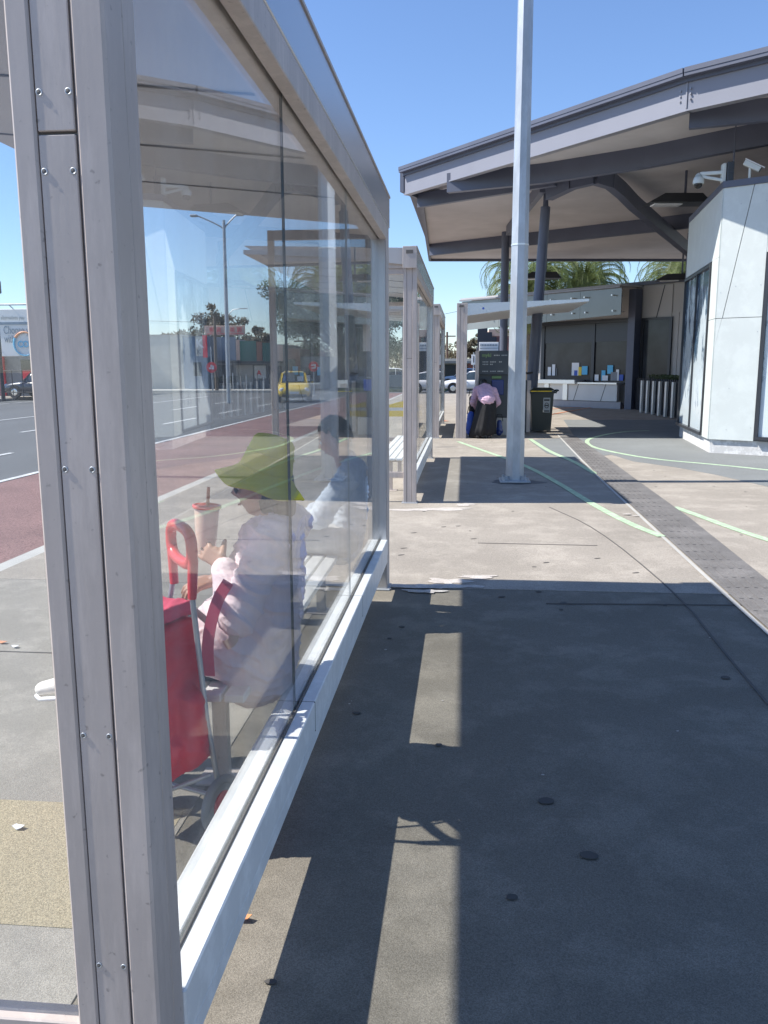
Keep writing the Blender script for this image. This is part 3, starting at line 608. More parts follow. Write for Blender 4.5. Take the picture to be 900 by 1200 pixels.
# right wall: panels split by a slanting joint
def wp(name,poly,W,o0,o1,m,par):
    n=len(poly); mb=MB(); vs=[W(s,z,o0) for s,z in poly]+[W(s,z,o1) for s,z in poly]; mb.add(vs,[tuple(range(n)),tuple(range(n,2*n))[::-1]]+[(i,i+n,(i+1)%n+n,(i+1)%n) for i in range(n)]); return mb.build(name,m,par)
w0=.775
wp('wall_panel',[(.0,2.455),(.1,2.455),(.497,TOPZ-.002),(.0,TOPZ-.002)],WR,0,.03,'panel_white',B)
wp('wall_panel',[(.112,2.455),(w0,2.455),(w0,TOPZ-.002),(.509,TOPZ-.002)],WR,0,.03,'panel_white',B)
wp('wall_panel',[(.0,.265),(w0,.265),(w0,2.445),(.098,2.445),(.0,1.93)],WR,0,.03,'panel_white',B)
wp('wall_panel',[(.0,1.94),(.094,2.4452),(.0,2.445)],WR,0,.0295,'panel_white',B)
wp('wall_panel',[(w0+.005,3.55),(LR,3.55),(LR,TOPZ-.002),(w0+.005,TOPZ-.002)],WR,0,.03,'panel_white',B)
wp('wall_panel',[(3.6,.265),(LR,.265),(LR,3.545),(3.6,3.545)],WR,0,.03,'panel_white',B)
mb=MB()
for s,z in((.3,4.4),(.72,4.4),(.3,3.0),(.72,3.0),(.72,2.2),(.3,1.2),(.72,.5),(.3,.45),(.05,2.9)): 
    p=Vector(WR(s,z,.03)); mb.cyl(p,p+nR*.004,.008,n=8)
mb.build('panel_rivets','galv',B)
def window(W,s0,s1,z0,z1,mull,name='window'):
    f=MB(); e=.06
    slabw(W,s0,s1,z1-e,z1,-.02,.06,0,f); slabw(W,s0,s1,z0,z0+e,-.02,.08,0,f); slabw(W,s0,s0+e,z0+e+.001,z1-e-.001,-.02,.06,0,f); slabw(W,s1-e,s1,z0+e+.001,z1-e-.001,-.02,.06,0,f)
    for m_ in mull: slabw(W,m_-.02,m_+.02,z0+e+.001,z1-e-.001,-.01,.05,0,f)
    o=f.build(name,'dark_frame',B); slabw(W,s0+e+.001,s1-e-.001,z0+e+.001,z1-e-.001,-.012,.012).build('window_glass','soaped_glass',o)
window(WL,.02,3.085,.285,3.5,[1.55]); window(WR,.79,3.59,.285,3.53,[2.2])
mb=MB(); mb.prism([(x-(.05 if x<9 else 0),y-.04) for x,y in outline[:3]]+outline[3:],TOPZ,TOPZ+.11); mb.build('parapet_cap','canopy_steel',B)
# weeds at the plinth
mb=MB(); p=G(855,531)
for i in range(60):
    x=p[0]+random.uniform(-.05,.05); y=p[1]-.03+random.uniform(-.03,.0); a=(x+random.uniform(-.06,.06),y+random.uniform(-.05,.02),.012+random.uniform(.03,.1)); mb.add([(x,y,.012),(x+.012,y,.012),a],[(0,1,2)])
tag(mb.build('weed','leaf'),'dry little weed sprouting at the foot of the white building','weed')
# cameras
t=thing('dome_camera','white dome security camera hanging from an arm on the building corner','security camera',(4.545,16.05,4.82))
x,y,z=4.13,16.3,4.86
MB().sph((x,y,z+.02),.095,(1,1,1.05),16,10,fn=lambda v:Vector((v.x,v.y,max(v.z,-.25)))).cyl((x,y,z-.03),(x,y,z+.03),.098,.095,16).lathe((x,y,z+.1),[(.07,0),(.03,.05),(.0,.06)],12).build('housing','panel_white',t)
MB().sph((x,y,z-.04),.075,(1,1,1),14,8).build('dome','lens',t); MB().beam((x+.02,y,z+.14),(4.5,16.13,4.98),.05,.06,0,.008).beam((x+.02,y,z+.10),(4.5,16.13,4.85),.04,.05,0,.008).rbox(4.48,4.535,16.05,16.2,4.812,5.12,.006).build('arm','panel_white',t)
MB().rbox(4.545,4.66,16.02,16.17,4.812,5.14,.01).rbox(4.55,4.655,16.012,16.0195,4.93,4.97,.002).rbox(4.55,4.655,16.012,16.0195,5.02,5.06,.002).build('control_box','dark_frame',t)
t=thing('bullet_camera','white box security camera pointing down on a short roof post','security camera',(4.87,15.75,4.81))
d=Vector((.75,-.25,-.45)).normalized(); c=Vector((4.90,15.83,5.01)); sx=d.cross(Vector((0,0,1))).normalized(); up=sx.cross(d)
MB().obox(c,d,sx,up,.15,.05,.045,0,.012).build('housing','panel_white',t); MB().obox(c+up*.054+d*.02,d,sx,up,.18,.058,.007,0,.003).build('sunshade','white',t); MB().obox(c+d*.154,d,sx,up,.004,.04,.035).build('lens','lens',t)
MB().cyl((4.87,15.84,4.812),(4.87,15.84,4.985),.022).build('mounting_post','panel_white',t)
t=MB().cyl((4.75,16.4,4.81),(4.75,16.4,4.83),.03).cyl((4.75,16.4,4.83),(4.75,16.4,6.0),.012).build('cable','canopy_steel'); tag(t,'thin dark cable conduit rising from the white building roof to the canopy','conduit')
# ------------------------------------------------------------- ticket office
T=thing('ticket_office','low ticket office with dark windows, white counter and glass sign band','building',(5,34,0))
T0=Vector((3.401,35.85,0)); td=Vector((.7006,-.7136,0)).normalized(); tn=Vector((-.7136,-.7006,0)).normalized()
def WT(s,z,o): p=T0+td*s+tn*o; return (p.x,p.y,z)
def tplane(x,y,o=0.):
    d=ray(x,y); n3=np.array([tn.x,tn.y,0]); a=np.array([T0.x+tn.x*o,T0.y+tn.y*o,0]); q=O+d*(n3@(a-O)/(n3@d)); return ((Vector((q[0],q[1],0))-T0).dot(td),q[2])
def tbox(name,s0,s1,z0,z1,o0,o1,m,par=T,mb=None):
    b=slabw(WT,s0,s1,z0,z1,o0,o1,0,mb); return b.build(name,m,par) if mb is None else None
tbox('back_wall',-.75,10.5,0,4.55,-.4,-.02,'office_wall'); tbox('parapet',-.78,10.5,4.5505,4.68,-.42,.12,'canopy_steel')
# wall panels around the openings
for s0,s1,z0,z1 in((-.74,-.3,2.2,4.5),(-.74,-.3,.0,2.19),(4.25,4.45,0,4.5),(5.72,6.0,0,3.5),(4.46,5.7,3.30,4.5),(6.02,7.3,2.3,4.5),(6.02,7.3,0,2.28),(7.32,8.8,2.3,4.5),(7.32,8.8,0,2.28),(8.82,10.4,2.3,4.5),(8.82,10.4,0,2.28),(-.29,4.2,3.40,4.5)): tbox('wall_panel',s0,s1,z0,z1,-.0199,.02,'office_wall')
# slanting panel joints
wp('panel_joint',[(5.05,3.3),(5.09,3.3),(5.39,4.5),(5.35,4.5)],WT,.021,.026,'dark_frame',T); wp('panel_joint',[(6.4,0),(6.44,0),(6.94,2.28),(6.90,2.28)],WT,.021,.026,'dark_frame',T)
wf=MB(); 
for s0,s1,z0,z1 in((-.28,4.2,3.26,3.38),(-.28,-.12,.95,3.25),(2.28,2.42,.95,3.25),(4.0,4.2,.0,3.25)): slabw(WT,s0,s1,z0,z1,-.01,.09,0,wf)
o=wf.build('window_frame','dark_frame',T); tbox('window_glass',-.11,2.27,.95,3.25,-.0195,.03,'office_glass',o); tbox('window_glass',2.43,3.99,.95,3.25,-.0195,.03,'office_glass',o)
tbox('roller_shutter',-.11,2.27,2.55,3.25,.031,.06,'dark_frame',o); tbox('roller_shutter',2.43,3.99,2.55,3.25,.031,.06,'dark_frame',o)
tbox('pillar',4.2,4.5,0,4.4,.10,.5,'canopy_steel')
tbox('door',4.62,5.68,0,3.28,.0205,.06,'office_glass'); 
df=MB(); slabw(WT,4.52,4.62,0,3.36,.02,.1,0,df); slabw(WT,5.68,5.78,0,3.36,.02,.1,0,df); slabw(WT,4.62,5.68,3.28,3.36,.02,.1,0,df); df.build('door_frame','dark_frame',T)
# counter
tbox('counter_front',-.8,3.85,.28,.92,.35,.5,'counter_white'); tbox('counter_base',-.8,4.0,.0,.26,.33,.46,'canopy_trim')
tbox('counter_top',-.4,2.0,.93,1.08,.1,.72,'steel_bright'); tbox('counter_top',2.01,3.9,.93,.99,.1,.62,'steel_bright')
for s in(.35,1.3): tbox('counter_column',s,s+.22,.28,.925,.501,.56,'steel_bright')
wp('panel_joint',[(1.8,.28),(1.83,.28),(2.05,.92),(2.02,.92)],WT,.501,.505,'joint_grey',T); wp('panel_joint',[(3.1,.28),(3.13,.28),(3.35,.92),(3.32,.92)],WT,.501,.505,'joint_grey',T)
for i,(x0,x1,y0,y1,m_) in enumerate(((642,646,430,440,'white'),(647,651,427,440,'white'),(652,653,431,440,'wall_grey'),(670,679,425,440,'white'),(673,677,434,440,'blue'),(678,682,430,440,'yellow'),(682,689,429,439,'sky_blue'),(697,702,439,446,'white'),(705,710,434,446,'sky_blue'),(706,713,440,446,'white'),(712,719,428,438,'sky_blue'),(722,726,433,446,'white'),(726,731,439,446,'blue'),(716,724,436,446,'wall_grey'))):
    a=tplane(x0,y1,.05); b=tplane(x1,y0,.05); tbox('notice',min(a[0],b[0]),max(a[0],b[0]),a[1],b[1],.061+.0015*i,.062+.0015*i,m_)
# glass sign band on spider fixings
def bandZ(s): return 3.28+.03*s, 4.42-.0*s
mb=MB(); bd=[]
for s0,s1 in((-3.8,-1.6),(-1.59,.98),(.99,2.6),(2.61,4.44)):
    z0a,z0b=3.30+.035*(s0),3.30+.035*s1; vs=[WT(s0,z0a,1.3),WT(s1,z0b,1.3),WT(s1,4.40,1.30),WT(s0,4.40,1.30),WT(s0,z0a,1.27),WT(s1,z0b,1.27),WT(s1,4.40,1.27),WT(s0,4.40,1.27)]
    g=MB().add(vs,[(0,1,2,3),(7,6,5,4),(0,4,5,1),(1,5,6,2),(2,6,7,3),(3,7,4,0)]).build('sign_glass','band_glass',T)
    m2=MB()
    for s in(s0+.3,s1-.3):
        for z in(3.6,4.15): p=Vector(WT(s,z,1.33+.15*(z-3.3)/1.1)); m2.cyl(p,p+tn*.03,.032,n=10); m2.cyl(p-tn*.7,p,.02,n=6)
    m2.build('glass_fixing','steel_bright',g)
tbox('band_trim',-3.8,4.46,4.405,4.46,1.36,1.46,'canopy_trim')
mb=MB(); slabw(WT,-3.8,4.46,4.47,4.53,.0,1.38,0,mb); mb.build('band_roof','soffit',T)
# ------------------------------------------------------------- queue fence of steel posts with hedge
n=7
for i in range(n):
    s=i/(n-1); x=6.15+.32*s; y=30.2-4.0*s
    t=MB().rbox(x-.045,x+.045,y-.09,y+.09,.008,1.12,.01).build('bollard','steel_bright')
    tag(t,'white steel post in the row at the ticket office corner' ,'post','row of white steel posts before the hedge')
t=thing('dark_fence','dark slatted fence standing behind the row of white posts','fence',(6.6,29,0))
mb=MB()
for i in range(34): s=i/33; x=6.36+.3*s; y=33.0-7.0*s; mb.rbox(x-.02,x+.02,y-.04,y+.04,.008,1.18,.004)
mb.beam((6.38,33,.25),(6.68,26,.25),.03,.05); mb.beam((6.38,33,1.1),(6.68,26,1.1),.03,.05); mb.build('railing','rail_dark',t)
mb=MB(); rnd=random.Random(9)
for i in range(2600):
    s=rnd.random(); x=6.62+.3*s+rnd.uniform(-.12,.3); y=31-4.8*s; z=rnd.uniform(.5,1.30); d=Vector((rnd.gauss(0,1),rnd.gauss(0,1),rnd.gauss(0,1))).normalized()*.06; e=d.orthogonal().normalized()*.03; c=Vector((x,y,z)); mb.add([c-d,c+e,c+d,c-e],[(0,1,2,3)])
t=thing('hedge','clipped green hedge showing just above the row of white posts','hedge',(7.1,28.5,0)); mb.build('foliage','leaf',t); MB().box(6.9,7.3,26.4,31,.008,.45).build('planter','rail_dark',t)
# ------------------------------------------------------------- ticket machine, wall panel, bin
t=thing('ticket_machine','dark ticket machine with blue screen under a black header sign','ticket machine',(.75,20.1,0))
MB().rbox(.30,1.32,19.95,20.45,.42,1.95,.02).build('cabinet','sign_dark',t); MB().rbox(.26,1.34,19.9,20.5,.008,.42,.01).build('base','kerb',t)
MB().rbox(.235,.32,19.86,20.4,.4,1.97,.01).build('side_frame','alu',t)
MB().rbox(.325,1.30,19.88,19.945,1.42,1.97,.006).build('header_sign','sign_dark',t)
text('myki',.115,(.38,19.875,1.83),(1,0,0),(0,0,1),'mark_green','header_word',t,.002,.002)
mb=MB()
for x0,x1,z in((.66,1.05,1.85),(.40,.72,1.70),(.78,.86,1.70),(.40,.66,1.645),(.40,.94,1.485)):
    k=int((x1-x0)/.035)
    for i in range(k):
        if (i*7)%5!=3: mb.box(x0+i*.035,x0+i*.035+.024,19.872,19.8795,z,z+.025)
mb.build('small_print','mark_grey',t)
MB().rbox(.62,.90,19.92,19.949,.95,1.30,.01).build('screen','screen_blue',t); MB().rbox(.62,.84,19.92,19.949,1.33,1.39,.005).build('panel_label','mark_green',t); MB().rbox(1.0,1.2,19.92,19.949,1.05,1.32,.01).build('card_panel','blue',t); MB().rbox(1.02,1.12,19.915,19.9195,1.34,1.38,.004).build('slot_light','mark_grey',t)
t=thing('cabinet','slim dark cabinet with pale steel edge between the lamp post and the bin','cabinet',(1.35,20.9,0))
MB().rbox(1.22,1.50,20.8,21.1,.008,1.28,.01).build('body','sign_dark',t); MB().rbox(1.50,1.60,20.8,21.05,.008,1.27,.01).build('side','alu',t); MB().tube([(1.30,20.8,1.34),(1.40,20.74,1.46),(1.52,20.74,1.44),(1.62,20.85,1.46)],.025,8).build('handle','black',t)
t=thing('wheelie_bin','dark wheelie bin with a yellow rim and white sticker by the path','bin',(1.9,21,0))
def frus(mb,cx,cy,z0,z1,a0,b0,a1,b1,mi=0):
    vs=[(cx+sx*a,cy+sy*b,z) for z,a,b in((z0,a0,b0),(z1,a1,b1)) for sx,sy in((-1,-1),(1,-1),(1,1),(-1,1))]; mb.add(vs,[(3,2,1,0),(4,5,6,7),(0,1,5,4),(1,2,6,5),(2,3,7,6),(3,0,4,7)],mi); return mb
frus(MB(),1.88,21.1,.05,.96,.225,.25,.27,.32).build('body','bin_green',t); MB().rbox(1.58,2.22,20.76,21.44,.96,1.0,.01).build('rim','bin_green',t)
mb=MB(); frus(mb,1.88,21.1,1.026,1.09,.31,.34,.22,.26); mb.build('lid','bin_green',t); MB().rbox(1.585,2.10,20.765,21.43,1.001,1.025,.004).build('lid_rim','yellow',t); MB().tube([(2.2,20.85,1.0),(2.26,20.85,1.03),(2.27,21.1,1.03),(2.26,21.35,1.03),(2.2,21.35,1.0)],.02).build('handle','bin_green',t)
s_=MB().rbox(1.90,2.07,20.788,20.80,.50,.86,.003,T=None); s_=s_.build('sticker','mark_grey',t)
mb=MB(); mb.box(1.92,2.05,20.783,20.787,.78,.82); mb.box(1.92,2.05,20.783,20.787,.52,.55); pts=[(1.985+.045*math.cos(6.283*i/16),20.785,.67+.06*math.sin(6.283*i/16)) for i in range(16)]; mb.tube(pts,.008,5,closed=True); mb.box(1.95,2.02,20.783,20.787,.655,.685); mb.build('sticker_mark','black',s_)
for x in(1.68,2.08): MB().cyl((x-.03,21.36,.1),(x+.03,21.36,.1),.09,n=16).build('wheel','tyre',t)
#---PART2---

# ------------------------------------------------------------- vegetation
def leafcloud(mb,c,R,n,size,rnd,flat=1.):
    for _ in range(n):
        u=Vector((rnd.gauss(0,1),rnd.gauss(0,1),rnd.gauss(0,1))).normalized()*R*(rnd.random()**.45); p=Vector(c)+Vector((u.x,u.y,u.z*flat))
        d=Vector((rnd.gauss(0,1),rnd.gauss(0,1),rnd.gauss(0,1)-.5)).normalized()*size*rnd.uniform(.6,1.3); e=d.orthogonal().normalized()*d.length*.38
        if rnd.random()<.5: e=d.cross(e).normalized()*e.length
        mb.add([p-d,p+e,p+d,p-e],[(0,1,2,3)])
def tree(x,y,h,r,seed,label,group=None,trunk=.3,first=.35,n=16,leaves=260,size=.16,m='leaf',lean=0):
    rnd=random.Random(seed); t=thing('tree',label,'tree',(x,y,.05),0,group); mb=MB(); lf=MB(); z0=.05
    top=Vector((x+lean,y,h*first)); mb.tube([(x,y,z0),(x+lean*.3,y,h*first*.5),top],[trunk,trunk*.8,trunk*.65],10)
    for i in range(n):
        a=i*2.399+rnd.uniform(-.3,.3); el_=rnd.uniform(.15,1.35); L_=(h*(1-first))*rnd.uniform(.55,.95); e=top+Vector((math.cos(a)*math.cos(el_)*r*rnd.uniform(.6,1),math.sin(a)*math.cos(el_)*r*rnd.uniform(.6,1),math.sin(el_)*L_*.86))
        mid=top.lerp(e,.5)+Vector((rnd.uniform(-.3,.3),rnd.uniform(-.3,.3),rnd.uniform(-.1,.5))); mb.tube([top-Vector((0,0,rnd.uniform(0,.5))),mid,e],[trunk*.42,trunk*.22,trunk*.07],6)
        for k in range(3):
            cl=lambda q:max(-1.3,min(1.3,rnd.gauss(0,1)))*q; c=e+Vector((cl(.2*r),cl(.2*r),cl(.11*r))); mb.tube([mid.lerp(e,.6),c],[trunk*.08,trunk*.03],5); leafcloud(lf,c,r*.24*rnd.uniform(.7,1.2),leaves//3,size,rnd,.7)
    mb.build('trunk','trunk',t); lf.build('crown',m,t); return t
tree(-9.4,64,11.4,5.2,5,'large spreading gum tree at the road junction behind the yellow car',trunk=.34,first=.26,n=38,leaves=1700,size=.13,m='leaf_gum')
for i,(x,y,h,r) in enumerate(((-27.0,84,8.0,3.0),(-24.9,86,8.4,3.1),(-29.8,84,5.6,2.2),(-23.4,93,6.8,1.8),(-22.0,92,6.3,1.7))):
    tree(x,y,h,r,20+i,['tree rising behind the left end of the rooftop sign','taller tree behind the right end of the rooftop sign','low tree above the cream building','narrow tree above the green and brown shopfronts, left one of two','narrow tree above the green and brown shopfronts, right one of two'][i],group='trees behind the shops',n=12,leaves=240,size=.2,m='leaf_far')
for i,(x,y,h,r) in enumerate(((-.2,96,5.8,1.5),(1.6,97,6.4,1.7))):
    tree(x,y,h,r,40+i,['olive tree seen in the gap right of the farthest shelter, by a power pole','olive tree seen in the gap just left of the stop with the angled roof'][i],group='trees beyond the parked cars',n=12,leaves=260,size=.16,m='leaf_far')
mb=MB(); rnd=random.Random(77)
for i in range(420):
    x=rnd.uniform(-34,-3); y=rnd.uniform(150,170); leafcloud(mb,(x,y,rnd.uniform(.5,5.2)),1.6,14,.5,rnd)
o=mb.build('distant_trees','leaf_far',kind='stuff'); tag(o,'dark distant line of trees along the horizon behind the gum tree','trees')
def palm(x,y,z,seed,label,R=4.0):
    rnd=random.Random(seed); t=thing('palm_tree',label,'palm tree',(x,y,0),0,'palms behind the ticket office'); 
    MB().tube([(x,y,0),(x,y,z*.5),(x,y,z)],[.42,.36,.40],12).build('trunk','trunk',t)
    mb=MB()
    for i in range(115):
        a=i*2.399; el0=rnd.uniform(-.25,1.45); L_=R*rnd.uniform(.85,1.1); pts=[]; p=Vector((x,y,z)); e=el0
        h=Vector((math.cos(a),math.sin(a),0)); K=12
        for k in range(K+1):
            pts.append(p.copy()); p=p+(h*math.cos(e)+Vector((0,0,math.sin(e))))*L_/K; e-= (.10+.035*k)*1.0
        mb.tube(pts,[.035*(1-k/(K+1))+.006 for k in range(K+1)],4)
        s=h.cross(Vector((0,0,1)))
        for k in range(2,K+1):
            for f_ in(0,.33,.66):
                q=pts[k-1].lerp(pts[k],f_); d=(pts[k]-pts[k-1]).normalized(); ll=.62*math.sin(math.pi*(k+f_)/(K+2.5))+.12
                for sg in(-1,1):
                    tip=q+(s*sg*.72+d*.62+Vector((0,0,-.25))).normalized()*ll; w_=d*.022; mb.add([q-w_,q+w_,tip],[(0,1,2)])
    mb.build('fronds','palm',t); return t
palm(3.4,47,5.7,1,'palm with arching fronds behind the ticket office, left of the raking column')
palm(6.5,49,6.0,2,'palm with arching fronds above the glass band, right of the raking column')
palm(12.0,48,6.0,3,'palm with lighter fronds beside the white panelled building',4.2)
# ------------------------------------------------------------- shops and far background
def bldg(name,label,parts,cat='building',loc=None):
    t=thing(name,label,cat,loc or (0,0,0)); 
    for nm,m_,(x0,x1,y0,y1,z0,z1) in parts: MB().box(x0,x1,y0,y1,z0,z1).build(nm,m_,t)
    return t
bldg('cream_building','cream flat-roofed building left of the blue-grey wall across the road',[('wall','wall_cream',(-29,-21.05,62,72,.04,3.95)),('parapet','kerb',(-29.1,-21.02,61.95,72,3.951,4.06)),('awning','kerb',(-28,-23.9,61.2,61.99,2.7,2.85)),('shop_window','car_glass',(-27,-25.1,61.94,61.99,.5,2.4)),('door','car_glass',(-24.7,-23.9,61.94,61.99,.2,2.4))],loc=(-24,62,0))
bldg('blue_building','blue-grey windowless corner building beside the red K sign',[('wall','wall_blue',(-21.0,-18.9,61.9,72,.04,3.85)),('lower_wall','wall_blue',(-20.4,-18.95,61.2,61.89,.04,2.4)),('parapet','wall_grey',(-21.02,-18.87,61.85,72,3.851,3.93)),('window','shop_dark',(-20.0,-19.4,61.14,61.19,1.0,2.0))],loc=(-20,62,0))
t=bldg('shop_row','long shop building with grey, green and brown upper panels and a dark awning',[('wall','wall_grey',(-18.86,-13.42,62.3,74,.04,3.3)),('end_wall','wall_brown',(-13.4,-12.25,62.4,74,.04,3.0)),('end_wall','wall_grey',(-12.24,-10.7,62.6,74,.04,2.4)),('upper_panel','wall_blue',(-18.85,-17.05,62.2,62.29,2.15,3.85)),('upper_panel','wall_pink',(-17.03,-16.75,62.2,62.29,2.15,3.65)),('upper_panel','wall_green',(-16.73,-15.5,62.2,62.29,2.1,3.55)),('upper_panel','wall_brown',(-15.48,-15.05,62.2,62.29,2.1,3.5)),('upper_panel','wall_green',(-15.03,-14.0,62.2,62.29,2.0,3.4)),('upper_panel','wall_pink',(-13.98,-13.5,62.2,62.29,2.0,3.25)),('awning','shop_dark',(-18.8,-13.5,61.0,62.19,1.92,2.07)),('shopfront','kerb',(-17.1,-15.8,62.2,62.29,.3,1.8)),('shopfront','counter_white',(-15.7,-14.8,62.2,62.29,.8,1.75)),('shop_window','shop_dark',(-18.7,-17.3,62.2,62.29,.3,1.8)),('shop_window','shop_dark',(-14.6,-13.6,62.2,62.29,.4,1.7)),('window','car_glass',(-13.1,-12.6,62.34,62.39,1.4,2.2)),('window','shop_dark',(-11.9,-11.2,62.54,62.59,.8,1.6))],loc=(-15,62,0))
text('A',.5,(-15.5,62.19,1.05),(1,0,0),(0,0,1),'red_sign','shop_letter',t,.01,.01)
for i,x in enumerate((-18.4,-17.6,-16.9,-16.3,-15.9,-15.1,-14.6,-14.1,-13.6,-12.9)):
    pl=MB().cyl((x,60.6,.04),(x,60.6,1.0+.12*(i%3)),.045,n=8).build('bollard',['galv','wall_grey'][i%2]); tag(pl,'pale bollard standing in front of the shop row','bollard','bollards in front of the shops')
t=thing('rooftop_sign','long pale rooftop sign with red characters above the shops','sign',(-18.1,63,3.95))
MB().rbox(-19.6,-16.5,62.9,63.0,4.02,4.72,.02).build('board','wall_pink',t)
mb=MB()
def glyph(mb,x,z,s,seed):
    r=random.Random(seed); y0,y1=62.885,62.899
    for k in range(4): zz=z+s*(k+.2)/4; mb.box(x+s*r.uniform(0,.25),x+s*r.uniform(.7,1),y0,y1,zz,zz+.035)
    for k in range(3): xx=x+s*(.15+.3*k); mb.box(xx,xx+.035,y0-.002,y1-.002,z+s*r.uniform(0,.3),z+s*r.uniform(.7,1))
for i,x in enumerate((-19.25,-18.7,-17.65,-17.1)): glyph(mb,x,4.22,.40,i)
for k in range(26): mb.box(-19.4+k*.108,-19.33+k*.108,62.885,62.899,4.09,4.14)
mb.build('characters','red_sign',t)
for x in(-19.2,-17.0): MB().cyl((x,63.1,3.3),(x,63.1,4.6),.05).build('bracket','galv',t)
t=thing('letter_sign','vertical red and white sign with a K on the shop corner','sign',(-19.3,61.6,2.3))
MB().box(-19.75,-19.22,61.05,61.12,2.45,3.85).build('board','wall_cream',t); MB().box(-19.21,-18.88,61.05,61.12,2.35,3.95).build('red_edge','red_sign',t); text('K',.8,(-19.72,61.04,3.1),(1,0,0),(0,0,1),'white','letter',t,.01,.03); text('K',.5,(-19.68,61.04,2.6),(1,0,0),(0,0,1),'wall_grey','letter',t,.01,.01)
def disc_sign(x,y,z,r,label,kind,ph):
    t=thing('round_sign',label,'sign',(x,y,0)); MB().cyl((x,y+.03,0),(x,y+.03,ph),.04).build('pole','galv',t); MB().cyl((x,y,z),(x,y-.02,z),r,n=28).build('disc','red_sign',t)
    mb=MB()
    if kind==0: mb.box(x-.5*r,x-.05*r,y-.03,y-.022,z-.35*r,z+.0*r); mb.box(x+.05*r,x+.5*r,y-.03,y-.022,z-.35*r,z+.3*r); mb.box(x-.2*r,x+.2*r,y-.03,y-.022,z+.05*r,z+.45*r)
    else: mb.box(x-.5*r,x+.45*r,y-.03,y-.022,z+.15*r,z+.42*r); mb.box(x+.2*r,x+.45*r,y-.03,y-.022,z-.4*r,z+.149*r); mb.box(x-.4*r,x+.199*r,y-.03,y-.022,z-.4*r,z-.16*r)
    mb.build('symbol','white',t); return t
p=atY(248,430.5,56); disc_sign(p[0],56,p[2],.36,'red round sign with white blocks on a pole before the corner building',0,3.0)
p=atY(367.5,429.5,50); disc_sign(p[0],50,p[2],.30,'red round sign with a white bent arrow right above the yellow car',1,1.9)
# poles and wires
def pole(x,y,h,r,label,arms=0,m='trunk'):
    t=thing('power_pole',label,'power pole',(x,y,0)); MB().cyl((x,y,-.1),(x,y,h),r,r*.7,10).build('pole',m,t)
    if arms: MB().rbox(x-.9,x+.9,y-.05,y+.05,h-.5,h-.38,.01).build('crossarm',m,t)
    return t
p=atY(251,370,58); pole(p[0],58,p[2],.13,'dark wooden power pole in front of the rooftop sign')
p=atY(357,395,70); pole(p[0],70,p[2]+.1,.14,'dark power pole with crossarm left of the gum tree',1)
p=atY(524,389,90); pole(p[0],90,p[2],.15,'dark power pole among trees right of the farthest shelter',1)
def wire(pts,label):
    P=[]
    for a,b in zip(pts,pts[1:]):
        for i in range(9): s=i/8; P.append((a[0]+(b[0]-a[0])*s,a[1]+(b[1]-a[1])*s,a[2]+(b[2]-a[2])*s-.9*s*(1-s)))
    tag(MB().tube(P,.018,4).build('power_line','black'),label,'power line')
a=atY(251,378,58); wire([(-60,66,7.2),tuple(a)],'upper sagging power line left of the pole by the rooftop sign')
a=atY(251,392,58); wire([(-60,66,5.1),tuple(a)],'lower sagging power line left of the pole by the rooftop sign')
a=atY(357,397,70); wire([tuple(a),(6,75,.8+7)],'power line running right from the pole by the gum tree'); wire([tuple(atY(357,400,70)),(-17,74,3.0)],'short power line dropping left from the pole by the gum tree')
# street light on the median
lx=atY(262,250,40)[0]
t=thing('street_light','tall grey street light with a double curved arm across the road','street light',(lx,40,0)); MB().cyl((lx-.05,40,-.1),(lx,40,8.4),.12,.07,12).build('pole','galv',t)
for sg in(-1,1):
    AL=1.25 if sg<0 else .6; pts=[(lx,40,8.0)]+[(lx+sg*AL*s,40,8.0+.62*(s**.8)) for s in(.15,.35,.6,.85,1)]; MB().tube(pts,.035,6).build('arm','galv',t); MB().rbox(min(lx+sg*AL,lx+sg*(AL+.35)),max(lx+sg*AL,lx+sg*(AL+.35)),39.88,40.12,8.58,8.68,.03).build('lamp_head','galv',t)
p=atY(285,364,75); lx=atY(267,372,75)[0]
t=thing('street_light','smaller single-arm street light further off behind the shops','street light',(lx,75,0)); MB().cyl((lx,75,0),(lx,75,6.2),.08,.05).build('pole','galv',t); MB().tube([(lx,75,6.2),(lx+.5,75,6.7),(lx+1.3,75,6.8)],.04,6).build('arm','galv',t); MB().rbox(lx+1.1,lx+1.8,74.9,75.1,6.76,6.84,.02).build('lamp_head','galv',t)
# billboard, fence and yard at the far left
t=thing('billboard','large white billboard reading Choose your with above the car yard fence','billboard',(-25.5,44,0))
MB().rbox(-27.6,-22.6,44,44.15,2.25,4.75,.02).build('board','white',t); MB().box(-27.7,-22.5,43.95,43.999,3.92,4.06).build('blue_band','wall_blue',t); MB().tube([(-27.7,43.6,4.95),(-22.5,43.6,4.95)],.05).build('top_rail','galv',t)
for x in(-27,-25.6,-24.2): MB().cyl((x,43.6,4.93),(x,44,4.76),.03).build('lamp_bracket','galv',t)
tx=atY(4,388,43.95)[0]
text('Choose your',.60,(tx,43.94,3.44),(1,0,0),(0,0,1),'wall_blue','words',t,.005,.0,sx=.62); text('with',.60,(tx+.02,43.94,2.98),(1,0,0),(0,0,1),'wall_blue','words',t,.005,.0,sx=.55)
text('alternatives you',.3,(tx-.1,43.94,4.2),(1,0,0),(0,0,1),'mark_grey','small_words',t,.004,.0,sx=.7)
c0=atY(29,403,43.93); pts=[(c0[0]+.60*math.cos(a),43.93,c0[2]+.62*math.sin(a)) for a in[.5+i*5.0/24 for i in range(25)]]
